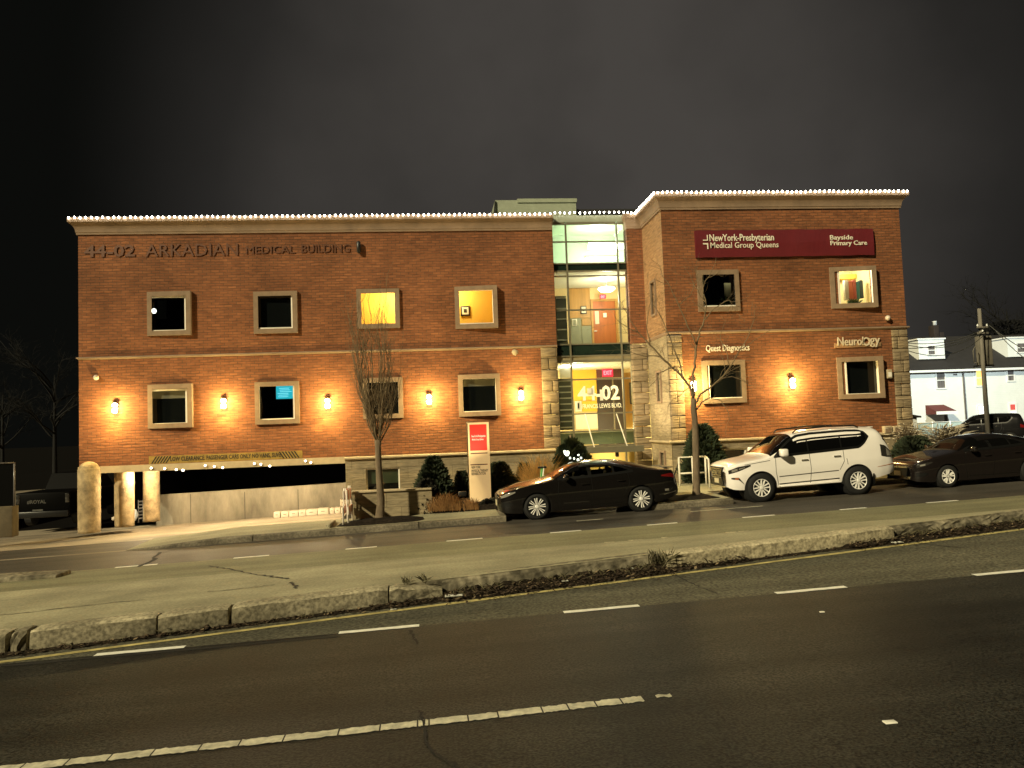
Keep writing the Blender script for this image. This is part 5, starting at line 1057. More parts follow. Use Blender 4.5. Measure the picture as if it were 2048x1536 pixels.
def build_wheel(parent, x, yo, r, rr, style, s):
    """one wheel; s = -1 near side, +1 far side; yo = outer face"""
    yi = yo-s*.22; t = .012
    w_ = thing_part('wheel', parent)
    pr_ = [(rr*1.02, yi), (r*.93, yi+s*.01), (r, yi+s*.05), (r, yo-s*.05), (r*.955, yo-s*.015), (rr*1.12, yo-s*.004), (rr*1.03, yo-s*.012), (rr*.98, yo-s*.06)]
    if s < 0: pr_ = pr_
    ty = MB().lathe(pr_, (x, 0, r), 36, 'Y').build('tyre', m_tyre, parent, True)
    bpy.data.objects.remove(w_)
    rim = MB().lathe([(rr*.97, yo-s*.075), (rr*.99, yo-s*.02), (rr*1.02, yo-s*.006), (rr*.965, yo-s*.006), (rr*.93, yo-s*.03), (rr*.9, yo-s*.10), (.02, yo-s*.11)], (x, 0, r), 36, 'Y').build('rim', m_dalloy, ty, True)
    if style != 'twin': MB().lathe([(rr*.93, yo-s*.014), (rr*.95, yo-s*.003), (rr*1.01, yo-s*.003), (rr*1.0, yo-s*.012)], (x, 0, r), 36, 'Y', cap=False).build('rim_lip', m_alloy, ty, True)
    if style != 'twin': MB().lathe([(rr*.90, yo-s*.07), (.01, yo-s*.071)], (x, 0, r), 30, 'Y').build('brake_disc', m_well, rim, True)
    mb = MB(); y0, y1 = yo-s*.012, yo-s*.05
    def spoke(a, r0, r1, w0, w1, off=0.0, o1=None):
        o1 = off if o1 is None else o1
        ca, sa = math.cos(a), math.sin(a); P = lambda rad, side: (x+ca*rad-sa*side, z0+sa*rad+ca*side); z0 = r
        q = [P(r0, off-w0), P(r1, o1-w1), P(r1, o1+w1), P(r0, off+w0)]; mb.prism(q, min(y0, y1), max(y0, y1))
    if style == 'twin':
        for k in range(8):
            a = 2*PI*k/8+.1; spoke(a, rr*.25, rr*.96, .007, .013, .012, .032); spoke(a, rr*.25, rr*.96, .007, .013, -.012, -.032)
    elif style == 'six':
        for k in range(6):
            a = 2*PI*k/6+.25; spoke(a, rr*.2, rr*.96, .014, .017, .020, .052); spoke(a, rr*.2, rr*.96, .014, .017, -.020, -.052)
    else:
        for k in range(5):
            a = 2*PI*k/5+.3; spoke(a, rr*.15, rr*.96, .03, .026, 0, .04); spoke(a, rr*.4, rr*.96, .012, .02, -.02, -.055)
    mb.lathe([(.055, y1), (.055, y0), (.03, y0-0*s)], (x, 0, r), 16, 'Y'); mb.build('spokes', m_alloy, rim, True)
def thing_part(name, parent):
    o = bpy.data.objects.new(name, None); C.objects.link(o); o.parent = parent; return o
def car(lab, cat, name, loc, rot, S, paint):
    t = thing(name, lab, cat, loc); t.rotation_euler = rot
    top, belt, bot, wid = smooth(S['top']), smooth(S['belt']), smooth(S['bot']), smooth(S['wid']); xf, xr = S['top'][0][0], S['top'][-1][0]; wb, r, Ra = S['wb'], S['r'], S['arch']
    tum = S.get('tumble', .20); nn, mm_ = S.get('sq', (2.4, 3.0))
    def side(x, z):
        w_, zb, bl, tp = wid(x), bot(x), belt(x), top(x)
        if z <= bl:
            u = max(0, min(1, (z-zb)/max(.01, bl-zb))); cr = S.get('crease', .012)
            return w_*(1-.085*(1-u)**3-.035*u**2.5+cr*math.exp(-((u-.62)/.10)**2))
        v = min(1, (z-bl)/max(.01, tp-bl)); yb_ = w_*.965; return max(0, yb_-tum*(z-bl)*min(1, (tp-bl)/.25))*max(0, 1-v**nn)**(1/mm_)
    def arch(x):
        z = bot(x)
        for c in (0, wb):
            d = abs(x-c)
            if d < Ra: z = max(z, r+math.sqrt(Ra*Ra-d*d)*1.0)
        return z
    xs = set(xf+(xr-xf)*i/74 for i in range(75)); xs |= {xf+k for k in (.01, .03, .06)}|{xr-k for k in (.01, .03, .06)}
    for c in (0, wb): xs |= {c+Ra*math.cos(a*PI/22) for a in range(0, 23)}|{c-Ra*1.001, c+Ra*1.001}
    xs = sorted(xs); xs = [x for i, x in enumerate(xs) if i == 0 or x-xs[i-1] > .0006]
    us = [0, .06, .16, .28, .4, .5, .58, .64, .72, .82, .92]; vs_ = [0, .1, .2, .3, .4, .5, .6, .7, .78, .85, .91, .95, .98, 1.0]
    V = []; rows = len(us)+len(vs_)
    for x in xs:
        zb, bl, tp = arch(x), belt(x), top(x); zb = min(zb, bl-.03)
        for u in us: z = zb+(bl-zb)*u; V.append((x, -side(x, z), z))
        for v in vs_: z = bl+(tp-bl)*v; V.append((x, -side(x, z), z))
    n = len(V); V += [(a, -b, c) for a, b, c in V]
    W = S['win']; lo, hi = W['lo'], W['hi']; wa, wz_ = lo[0][0], lo[-1][0]
    inw = lambda p: wa < p[0] < wz_ and interp(lo, p[0]) < p[2] < interp(hi, p[0])
    F = []
    for i in range(len(xs)-1):
        for k in range(rows-1):
            q = (i*rows+k, (i+1)*rows+k, (i+1)*rows+k+1, i*rows+k+1)
            if S.get('see') and all(inw(V[j]) for j in q): continue
            F.append(q); F.append(tuple(j+n for j in q[::-1]))
    F.append(tuple(list(range(rows-1, -1, -1))+[n+k for k in range(rows-1)])); e_ = (len(xs)-1)*rows; F.append(tuple([e_+k for k in range(rows)]+[n+e_+k for k in range(rows-2, -1, -1)]))
    body = MB().add(V, F, True).build('body', paint, t, True)
    def strip_(mb, lo_, hi_, off, a, b, cols=40, rws=3, sides=(-1, 1)):
        for s in sides:
            vs2 = []
            for i in range(cols+1):
                x = a+(b-a)*i/cols
                for j in range(rws+1): z = lo_(x)+(hi_(x)-lo_(x))*j/rws; vs2.append((x, s*(side(x, z)+off), z))
            fs = [(i*(rws+1)+j, (i+1)*(rws+1)+j, (i+1)*(rws+1)+j+1, i*(rws+1)+j+1) for i in range(cols) for j in range(rws)]
            mb.add(vs2, fs if s < 0 else [f[::-1] for f in fs], True)
        return mb
    L, H = (lambda x: interp(lo, x)), (lambda x: interp(hi, x))
    for s in (-1, 1): strip_(MB(), L, H, .004, wa, wz_, 44, 4, (s,)).build('side_window', m_clear if S.get('see') else m_carglass, t, True)
    mb = MB(); fw_ = .05
    strip_(mb, lambda x: L(x)-.018, lambda x: min(L(x)+fw_, (L(x)+H(x))/2), .008, wa, wz_); strip_(mb, lambda x: max(H(x)-fw_*.8, (L(x)+H(x))/2), lambda x: H(x)+.016, .008, wa, wz_)
    strip_(mb, L, H, .008, wa-.01, wa+.10, 6); strip_(mb, L, H, .008, wz_-.09, wz_+.01, 6)
    for xp, wd in W['pillars']: strip_(mb, L, H, .009, xp-wd/2, xp+wd/2, 4)
    mb.build('window_trim', m_ptrim, t, True)
    if S.get('chrome_line'): strip_(MB(), lambda x: H(x)+.012, lambda x: H(x)+.03, .011, wa+.03, wz_-.1).build('chrome_strip', m_chrome, t, True)
    # windscreen and rear window lie on the body's own surface
    def over(x0, x1, v0, off, nm, inset=.0):
        vs2 = []; cols = 16; ks = 14
        for i in range(cols+1):
            x = x0+(x1-x0)*i/cols; bl, tp = belt(x), top(x)
            for j in range(ks+1):
                q = -1+2*j/ks; v = 1-(1-v0)*abs(q)**1.6; z = bl+(tp-bl)*v; y = side(x, z)*(1 if q > 0 else -1)
                vs2.append((x, y, z+off))
        return MB().add(vs2, [(i*(ks+1)+j, (i+1)*(ks+1)+j, (i+1)*(ks+1)+j+1, i*(ks+1)+j+1) for i in range(cols) for j in range(ks)], True).build(nm, m_carglass, t, True)
    over(*S['ws'], 'windscreen'); over(*S['rw'], 'rear_window')
    # wheels, wells
    for s in (-1, 1):
        for xc in (0, wb):
            yo = s*(wid(xc)-.012); build_wheel(t, xc, yo, r, S['rim'], S['style'], s)
            MB().lathe([(Ra*.985, s*.35), (Ra*.985, s*(wid(xc)*.93))], (xc, 0, r), 30, 'Y').build('wheel_well', m_well, t, True)
    zf = S['floor']; 
    MB().box(xf+.25, -Ra-.02, -.62, .62, zf, belt(-Ra)-.1).box(Ra+.02, wb-Ra-.02, -.74, .74, zf, belt(1)-.06).box(wb+Ra+.02, xr-.25, -.62, .62, zf+.08, belt(wb+.5)-.1).box(-Ra-.02, Ra+.02, -.3, .3, zf, .7).box(wb-Ra-.02, wb+Ra+.02, -.3, .3, zf, .7).build('underbody', m_well, t, True)
    if S.get('see'):
        for xp in (1.25, 2.15):
            for y in (-.38, .38): MB().bbox(xp, xp+.16, y-.23, y+.23, .6, belt(1)+.12, .05).bbox(xp+.03, xp+.12, y-.12, y+.12, belt(1)+.1, belt(1)+.27, .04).build('seat', m_seat, t, True)
    # shut lines and handles
    for pts in S['lines']:
        for s in (-1, 1):
            mb = MB(); vs2 = []
            for (a, za), (b, zb) in zip(pts[:-1], pts[1:]):
                for i in range(9):
                    x, z = a+(b-a)*i/8, za+(zb-za)*i/8; d = Vector((b-a, zb-za)).normalized(); px_, pz_ = -d.y*.007, d.x*.007
                    vs2 += [(x-px_, s*(side(x-px_, z-pz_)+.002), z-pz_), (x+px_, s*(side(x+px_, z+pz_)+.002), z+pz_)]
            mb.add(vs2, [(2*i, 2*i+2, 2*i+3, 2*i+1) for i in range(len(vs2)//2-1)]); mb.build('shut_line', m_ptrim, t, True)
    for xh, zh in S['handles']:
        for s in (-1, 1):
            h = MB(); y = side(xh+.1, zh); h.bbox(xh, xh+.20, min(s*(y+.012), s*(y+.04)), max(s*(y+.012), s*(y+.04)), zh-.014, zh+.016, .008).box(xh+.01, xh+.04, min(s*(y-.02), s*(y+.02)), max(s*(y-.02), s*(y+.02)), zh-.01, zh+.01).box(xh+.16, xh+.19, min(s*(y-.02), s*(y+.02)), max(s*(y-.02), s*(y+.02)), zh-.01, zh+.01).build('handle', S.get('hmat', paint), t, True)
    xm_, zm_ = S['mirror']
    for s in (-1, 1):
        y = side(xm_, zm_); h = MB(); k_ = S.get('mir', 1); h.bbox(xm_-.06*k_, xm_+.08*k_, min(s*(y+.05), s*(y+.05+.19*k_)), max(s*(y+.05), s*(y+.05+.19*k_)), zm_-.03*k_, zm_+.125*k_, .045).build('mirror', paint, t, True)
        MB().tube([(xm_+.03, s*(y-.02), zm_-.03), (xm_+.02, s*(y+.08), zm_)], .03, 8).build('mirror_arm', m_ptrim, t, True)
    for nm, mt, lo_, hi_, off in S['panels']:
        for s in (-1, 1): strip_(MB(), (lambda x, q=lo_: interp(q, x)), (lambda x, q=hi_: interp(q, x)), off, lo_[0][0], lo_[-1][0], 24, 4, (s,)).build(nm, mt, t, True)
    # front: grille, bumper openings, plate
    for nm, mt, pts, x0, x1 in S['front']:
        vs2 = [(x0, y, z) for y, z in pts]+[(x1, y, z) for y, z in pts]; m = len(pts); MB().add(vs2, [tuple(range(m)), tuple(range(2*m-1, m-1, -1))]+[((i+1) % m, i, m+i, m+(i+1) % m) for i in range(m)]).build(nm, mt, t, True)
    for f in S.get('extra', ()): f(t, side, top, belt)
    return t
def bx(nm, mt, x0, x1, y0, y1, z0, z1, b=.02): return lambda t, s, tp, bl: MB().bbox(x0, x1, y0, y1, z0, z1, b).build(nm, mt, t, True)
def sq(y0, y1, z0, z1): return [(y0, z0), (y1, z0), (y1, z1), (y0, z1)]
SEDAN = dict(wb=2.825, r=.335, arch=.375, rim=.245, style='twin', floor=.2, see=True, crease=.014, tumble=.30,
    top=[(-.98, .62), (-.955, .70), (-.88, .76), (-.7, .83), (-.35, .91), (0, .965), (.3, 1.01), (.46, 1.05), (.75, 1.205), (1.05, 1.345), (1.3, 1.405), (1.7, 1.437), (2.05, 1.43), (2.4, 1.385), (2.75, 1.30), (3.1, 1.195), (3.4, 1.12), (3.65, 1.10), (3.80, 1.085), (3.84, 1.0), (3.89, .80), (3.915, .66)],
    belt=[(-.98, .56), (-.95, .63), (-.85, .69), (-.5, .80), (0, .885), (.4, .93), (1, .955), (2, .985), (2.6, 1.01), (3.2, 1.03), (3.7, 1.03), (3.82, .96), (3.88, .72), (3.915, .58)],
    bot=[(-.98, .27), (-.9, .21), (-.5, .18), (.6, .17), (2.3, .17), (3.3, .22), (3.7, .30), (3.915, .38)],
    wid=[(-.98, .58), (-.95, .68), (-.86, .78), (-.68, .855), (-.4, .90), (0, .915), (1.5, .925), (2.8, .925), (3.3, .905), (3.6, .86), (3.8, .78), (3.915, .68)],
    win=dict(lo=[(.60, 1.0), (1.5, 1.02), (2.2, 1.05), (2.66, 1.085)], hi=[(.60, 1.015), (.9, 1.185), (1.15, 1.30), (1.4, 1.345), (1.75, 1.355), (2.05, 1.325), (2.35, 1.245), (2.66, 1.105)], pillars=[(1.47, .10), (2.12, .05)]),
    ws=(.48, 1.22, .58, .006), rw=(2.50, 3.36, .60, .006), lines=[[(.62, .98), (.58, .6), (.64, .24)], [(1.50, 1.0), (1.52, .6), (1.46, .24)], [(2.50, 1.04), (2.54, .8), (2.36, .45)], [(.70, .30), (1.6, .28), (2.32, .29)]],
    handles=[(1.22, .845), (2.20, .87)], mirror=(.80, 1.0),
    panels=[('headlight', m_hl, [(-.93, .60), (-.8, .635), (-.55, .735)], [(-.93, .655), (-.8, .72), (-.55, .765)], .004), ('tail_light', m_tail, [(3.42, .90), (3.7, .86), (3.86, .80)], [(3.42, .935), (3.7, .965), (3.86, .90)], .005), ('fog_recess', m_ptrim, [(-.93, .36), (-.75, .38), (-.62, .44)], [(-.93, .50), (-.75, .50), (-.62, .46)], .004), ('side_marker', m_hl, [(3.50, .50), (3.62, .50)], [(3.50, .555), (3.62, .555)], .006), ('bumper_crease', m_chrome, [(3.46, .40), (3.84, .455)], [(3.46, .412), (3.84, .475)], .006)],
    front=[('grille', m_ptrim, [(-.42, .60), (-.30, .33), (.30, .33), (.42, .60), (.30, .68), (-.30, .68)], -1.0, -.90), ('grille_surround', m_chrome, [(-.47, .60), (-.44, .60), (-.31, .315), (-.34, .30)], -1.005, -.95), ('number_plate', m_plate, sq(-.15, .15, .37, .52), -1.012, -1.0), ('rear_plate', m_plate, sq(-.15, .15, .62, .77), 3.90, 3.925)],
    extra=[bx('spoiler', m_ptrim, 3.60, 3.84, -.62, .62, 1.095, 1.115, .008)])
SUV = dict(mir=1.35, wb=2.79, r=.385, arch=.455, rim=.24, style='six', floor=.36, see=False, crease=.006, tumble=.15, sq=(4.6, 3.4),
    top=[(-.87, .86), (-.855, .98), (-.80, 1.05), (-.6, 1.10), (-.2, 1.16), (.12, 1.20), (.28, 1.25), (.62, 1.53), (.92, 1.745), (1.15, 1.82), (1.6, 1.872), (2.3, 1.885), (3.0, 1.865), (3.28, 1.84), (3.40, 1.80), (3.47, 1.66), (3.56, 1.38), (3.63, 1.15), (3.70, .95), (3.72, .78)],
    belt=[(-.87, .80), (-.85, .90), (-.78, .965), (-.3, 1.06), (.3, 1.12), (1, 1.16), (2, 1.205), (3, 1.245), (3.4, 1.25), (3.55, 1.15), (3.64, 1.0), (3.70, .85), (3.72, .70)],
    bot=[(-.87, .45), (-.75, .37), (-.5, .35), (.6, .36), (2.2, .38), (3.2, .42), (3.55, .50), (3.72, .56)],
    wid=[(-.87, .63), (-.85, .72), (-.76, .81), (-.55, .895), (-.25, .935), (0, .945), (1.3, .935), (2.4, .94), (2.9, .945), (3.3, .925), (3.55, .87), (3.68, .79), (3.72, .72)],
    win=dict(lo=[(.42, 1.185), (1, 1.215), (2, 1.255), (2.90, 1.295), (3.06, 1.40), (3.22, 1.58)], hi=[(.42, 1.20), (.7, 1.45), (.95, 1.63), (1.2, 1.735), (1.6, 1.775), (2.6, 1.79), (3.0, 1.77), (3.15, 1.71), (3.22, 1.60)], pillars=[(1.42, .04), (2.38, .04)]),
    ws=(.32, 1.05, .55, .006), rw=(3.64, 3.80, .45, .006), lines=[[(.46, 1.16), (.44, .8), (.50, .42)], [(1.44, 1.21), (1.45, .8), (1.42, .42)], [(2.42, 1.26), (2.42, .95), (2.28, .72)], [(2.5, 1.02), (2.52, .85)], [(-.42, 1.03), (.3, 1.11)]],
    handles=[(1.18, 1.06), (2.12, 1.10)], mirror=(.62, 1.24), hmat=m_chrome,
    panels=[('headlight', m_hld, [(-.83, .80), (-.6, .865), (-.26, .99)], [(-.83, .90), (-.6, .99), (-.26, 1.03)], .005), ('headlight_lens', m_hl, [(-.76, .845), (-.62, .885)], [(-.76, .91), (-.62, .945)], .009), ('headlight_lens', m_hl, [(-.58, .91), (-.42, .955)], [(-.58, .945), (-.42, .975)], .009), ('tail_light', m_hld, [(3.52, 1.02), (3.68, .98), (3.86, .97)], [(3.52, 1.34), (3.68, 1.30), (3.86, 1.12)], .006), ('tail_lens', m_hl, [(3.70, 1.02), (3.86, 1.0)], [(3.70, 1.22), (3.86, 1.09)], .010), ('fog_light', m_ptrim, [(-.78, .66), (-.60, .63), (-.46, .50)], [(-.78, .70), (-.60, .70), (-.46, .51)], .005), ('fog_lens', m_amber, [(-.70, .655), (-.61, .645)], [(-.70, .685), (-.61, .69)], .009), ('door_moulding', m_ptrim, [(.52, .648), (2.24, .70)], [(.52, .665), (2.24, .717)], .010), ('sill_shadow', m_ptrim, [(.52, .43), (2.26, .47)], [(.52, .465), (2.26, .50)], .004), ('bumper_crease', m_amber, [(3.38, .72), (3.92, .77)], [(3.38, .728), (3.92, .79)], .006)],
    front=[('grille', m_ptrim, [(-.46, .98), (-.34, .72), (-.50, .47), (.50, .47), (.34, .72), (.46, .98)], -.90, -.80)]+[('grille_bar', m_chrome, sq(-w_, w_, z, z+.025), -.915, -.898) for w_, z in ((.40, .92), (.38, .86), (.36, .80), (.34, .74), (.36, .68))]+[('emblem', m_chrome, [(.08*math.cos(a*PI/6), .83+.06*math.sin(a*PI/6)) for a in range(12)], -.925, -.914), ('number_plate', m_plate, sq(-.15, .15, .53, .66), -.915, -.90), ('lower_lip', m_chrome, sq(-.55, .55, .425, .455), -.89, -.80), ('rear_plate', m_plate, sq(-.15, .15, .80, .94), 3.98, 4.005)],
    extra=[lambda t, s, tp, bl: [MB().tube([(1.15, y, 1.80), (1.25, y, 1.885), (2.1, y, 1.925), (2.95, y, 1.905), (3.08, y, 1.84)], .022, 8).build('roof_rail', m_ptrim, t, True) for y in (-.60, .60)],
           lambda t, s, tp, bl: MB().bbox(3.38, 3.66, -.40, .40, 1.80, 1.828, .012).build('spoiler', m_wpaint, t, True),
           lambda t, s, tp, bl: [MB().bbox(.52, 2.25, y0, y0+.16, .375, .42, .015).build('running_board', m_wpaint, t, True) for y0 in (-1.0, .84)],
           lambda t, s, tp, bl: [MB().box(2.79+.45, 2.79+.475, y0, y0+.16, .24, .55).build('mud_flap', m_ptrim, t, True) for y0 in (-.93, .77)],
           bx('spare_wheel', m_well, 3.0, 3.45, -.35, .35, .36, .6, .05)])
CIVIC = dict(SEDAN); CIVIC.update(wb=2.70, style='five', rim=.205, r=.318, arch=.362, see=False,
    panels=[('headlight', m_hld, [(-.88, .60), (-.7, .64), (-.45, .735)], [(-.88, .68), (-.7, .73), (-.45, .765)], .004), ('headlight_lens', m_hl, [(-.80, .645), (-.66, .67)], [(-.80, .69), (-.66, .715)], .008), ('tail_light', m_tail, [(3.42, .90), (3.7, .86), (3.86, .80)], [(3.42, .935), (3.7, .965), (3.86, .90)], .005), ('fog_recess', m_ptrim, [(-.90, .34), (-.70, .36), (-.60, .42)], [(-.90, .46), (-.70, .47), (-.60, .45)], .004)],
    front=[('grille', m_ptrim, [(-.48, .58), (-.40, .34), (.40, .34), (.48, .58), (.34, .64), (-.34, .64)], -1.0, -.90), ('grille_bar', m_chrome, sq(-.5, .5, .60, .64), -1.008, -.95), ('number_plate', m_plate, sq(-.15, .15, .37, .50), -1.012, -1.0), ('rear_plate', m_plate, sq(-.15, .15, .62, .77), 3.90, 3.925)])
SMALLSUV = dict(SUV); SMALLSUV.update(win=dict(lo=[(.42, 1.185), (1, 1.215), (2, 1.255), (2.72, 1.29), (2.86, 1.40), (3.02, 1.58)], hi=[(.42, 1.20), (.7, 1.45), (.95, 1.63), (1.2, 1.735), (1.6, 1.775), (2.4, 1.785), (2.8, 1.765), (2.95, 1.70), (3.02, 1.60)], pillars=[(1.42, .04), (2.28, .04)]), rw=(3.42, 3.56, .45, .006), r=.36, arch=.41, style='five', extra=[], see=False, floor=.3,
    front=[('grille', m_ptrim, [(-.46, .98), (-.50, .6), (.50, .6), (.46, .98)], -.90, -.80), ('number_plate', m_plate, sq(-.15, .15, .53, .66), -.915, -.90), ('rear_plate', m_plate, sq(-.17, .17, .92, 1.06), 3.70, 3.735)],
    panels=[('headlight', m_hl, [(-.80, .82), (-.3, .97)], [(-.80, .92), (-.3, 1.02)], .005), ('tail_light', m_tail, [(3.36, 1.0), (3.60, .97)], [(3.36, 1.2), (3.60, 1.10)], .006)])
for tb in ('top', 'belt', 'bot', 'wid'): SUV[tb] = [(x if x < 2 else 2+(x-2)*1.155, z) for x, z in SUV[tb]]
m_gpaint = M('charcoal_paint', (.0075, .0065, .006), .2, metal=.1, spec=.25, var=0, coat=1.0); m_wpaint = M('white_paint', (.86, .82, .79), .28, var=.02, scale=2, coat=.8); m_bpaint = M('dark_brown_paint', (.011, .0085, .008), .2, metal=.1, spec=.25, var=0, coat=1.0); m_kpaint = M('black_paint_car', (.008, .008, .009), .2, var=0, coat=1.0)
slope = math.atan(GR)
def park(px, py, S, yn, hub):                                       # set a car so that its front wheel hub falls on the photo's pixel
    p = at(px, py, yn); return (p.x, yn+interp(S['wid'], 0)-.01, G(p.x)+.006)
car('dark charcoal sedan with bright multi-spoke wheels parked by the pylon sign', 'car', 'parked_car', park(1075, 1012, SEDAN, 20.06, 0), (0, -slope, 0), SEDAN, m_gpaint)
car('white off-road vehicle with tinted windows parked by the right wing', 'car', 'parked_car', park(1525, 977, SUV, 20.06, 0), (0, -slope, 0), SUV, m_wpaint)
cv = car('dark brown-grey sedan parked behind the white vehicle, cut by the frame', 'car', 'parked_car', park(1898, 953, CIVIC, 20.06, 0), (0, -slope, 0), CIVIC, m_bpaint); cv.scale = (.93, 1, .98)

# ------------------------------------------------------------------ beyond the building on the right: white house, pole, wires, fence, dark car
YH = 52.0
m_siding = M('white_siding', (.74, .77, .76), .7, var=.06, scale=1.0, bump=.0); 
def siding():
    m = m_siding; n, l = nodes(m); b = n['Principled BSDF']; tc = n.new('ShaderNodeTexCoord'); wv = n.new('ShaderNodeTexWave'); wv.bands_direction = 'Z'; wv.wave_profile = 'SAW'; wv.inputs['Scale'].default_value = 2.4; l.new(tc.outputs['Object'], wv.inputs['Vector'])
    bp = n.new('ShaderNodeBump'); bp.inputs['Strength'].default_value = .5; bp.inputs['Distance'].default_value = .03; l.new(wv.outputs['Fac'], bp.inputs['Height']); l.new(bp.outputs[0], b.inputs['Normal'])
siding()
m_roofd = M('dark_shingle', (.016, .014, .014), .9, var=.3, scale=3, bump=.4, bscale=10); m_redroof = M('red_canopy_roof', (.10, .022, .02), .8, var=.15); m_chim = M('chimney_brick', (.02, .014, .013), .9, var=.3); m_frost = M('white_window_frame', (.75, .77, .76), .5, var=0); m_pol = M('pole_wood', (.17, .155, .13), .9, var=.3, scale=3, stretch=(3, 3, .3)); m_winlit = glow('lit_window', (1, .50, .14), 1.8); m_winw = glow('white_lit_window', (1, .96, .9), 1.5); m_poster = glow('red_poster', (.8, .12, .10), .45)
hs = thing('white_house', 'white sided two-storey house with dark roof and dormers beyond the corner', 'house', (at(1900, 860, YH).x, YH, G(40)))
hx0, hx1 = at(1780, 800, YH).x, at(2250, 800, YH).x; he = at(1930, 737, YH).z; hr = at(1935, 672, YH+4.5).z; hb = G(40)-.3
MB().box(hx0, hx1, YH, YH+9, hb, he).build('wall', m_siding, hs)
rf = MB().add([(hx0-.3, YH-.35, he-.05), (hx1+.3, YH-.35, he-.05), (hx1+.3, YH+4.5, hr), (hx0-.3, YH+4.5, hr), (hx0-.3, YH+9.3, he-.05), (hx1+.3, YH+9.3, he-.05), (hx0-.3, YH-.35, he-.2), (hx1+.3, YH-.35, he-.2)], [(0, 1, 2, 3), (3, 2, 5, 4), (0, 3, 4), (1, 5, 2), (6, 7, 1, 0)]).build('roof', m_roofd, hs)
MB().box(hx0-.3, hx1+.3, YH-.42, YH-.352, he-.22, he-.06).build('gutter', m_frost, hs)
def hwin(nm, x0, y0, x1, y1, Y, pane, parent, mt=m_frost):
    a, b, c, d = rect(x0, y0, x1, y1, Y); t_ = .10; f = MB().box(a-t_, a, Y-.06, Y-.003, c-t_, d+t_).box(b, b+t_, Y-.06, Y-.003, c-t_, d+t_).box(a, b, Y-.06, Y-.003, d, d+t_).box(a, b, Y-.06, Y-.003, c-t_, c).box(a, b, Y-.05, Y-.012, (c+d)/2-.03, (c+d)/2+.03).build(nm, mt, parent)
    MB().quad((a, Y-.01, c), (b, Y-.01, c), (b, Y-.01, d), (a, Y-.01, d)).build('pane', pane, f); return a, b, c, d
m_wgrey = M('curtained_pane', (.13, .12, .12), .3, var=.5, scale=2.5, stretch=(5, 1, .4))
def dormer(x0, y0, x1, y1, wx):
    Yd = YH+.9; a, b, c, d = rect(x0, y0, x1, y1, Yd); dm = MB().box(a, b, Yd, Yd+3.2, c, d).build('dormer', m_siding, hs); MB().box(a-.1, b+.1, Yd-.08, Yd+3.3, d+.002, d+.10).build('dormer_roof', m_frost, dm); hwin('window', *wx, Yd, m_wgrey, dm)
dormer(1837, 679, 1889, 718, (1856, 692, 1869, 709)); dormer(2015, 676, 2075, 713, (2034, 687, 2050, 704))
hwin('window', 1873, 745, 1889, 776, YH, m_wgrey, hs); hwin('window', 1952, 741, 1968, 771, YH, m_winlit, hs); hwin('window', 2015, 740, 2027, 761, YH, m_wgrey, hs); hwin('window', 1957, 812, 1974, 829, YH, m_winw, hs)
pq = hwin('window', 2020, 808, 2031, 833, YH, m_winw, hs); MB().box(pq[0]+.02, pq[1]-.02, YH-.03, YH-.015, pq[2]+(pq[3]-pq[2])*.45, pq[3]-.02).build('red_poster', m_poster, hs)
a, b, c, d = rect(1876, 829, 1888, 850, YH); MB().bbox(a, b, YH-.06, YH-.005, c-.8, d, .01).build('front_door', m_frost, hs); a, b, c, d = rect(1888, 829, 1895, 850, YH); MB().box(a, b, YH-.04, YH-.004, c-.8, d).build('door_side', m_wgrey, hs)
a, b, c, d = rect(1867, 809, 1911, 823, YH-.9); cp = MB().add([(a+.1, YH-1.1, c), (b, YH-1.1, c), (b-.25, YH, d), (a, YH, d), (a+.1, YH-1.1, c-.18), (b, YH-1.1, c-.18), (b, YH, c-.18), (a, YH, c-.18)], [(0, 1, 2, 3), (4, 5, 1, 0), (5, 6, 2, 1), (7, 4, 0, 3), (4, 7, 6, 5)]).build('porch_canopy', m_redroof, hs); MB().box(a+.05, b+.02, YH-1.13, YH-1.101, c-.2, c+.02).build('canopy_edge', m_frost, cp)
p0, p1 = at(1925, 740, YH-.1), at(1933, 835, YH-.1); MB().tube([(p0.x, YH-.3, p0.z), (p0.x+.05, YH-.08, p0.z-.3), (p0.x+.06, YH-.08, hb)], .06, 8).build('downpipe', m_wgrey, hs)
p = at(1910, 749, YH); MB().box(p.x-.14, p.x+.14, YH-.05, YH-.004, p.z-.05, p.z+.05).build('wall_vent', m_wgrey, hs)
a, b, c, d = rect(1864, 651, 1874, 690, YH+4.3); MB().bbox(a, b, YH+4.0, YH+4.7, c-1, d, .03).build('chimney', m_chim, rf); MB().lathe([(.15, d), (.15, d+.3), (.2, d+.33), (.05, d+.36)], ((a+b)/2+.12, YH+4.35, 0), 12).build('chimney_cap', m_frost, rf); a, b, c, d = rect(1873, 665, 1886, 690, YH+4.3); MB().bbox(a, b, YH+4.1, YH+4.6, c-1, d, .03).build('chimney', m_chim, rf)
# low shed beside it
a, b, c, d = rect(1822, 835, 1836, 862, YH-8); sh = thing('shed', 'low white lean-to with a dark roof tucked against the building corner', 'shed', (a, YH-8, c)); MB().box(a-2.2, b-.05, YH-8, YH-5, c-1, d).build('wall', m_siding, sh); MB().prism([(a-2.4, d+.5), (b+.12, d-.02), (b+.12, d+.08), (a-2.4, d+.65)], YH-8.2, YH-4.9).build('roof', m_roofd, sh)
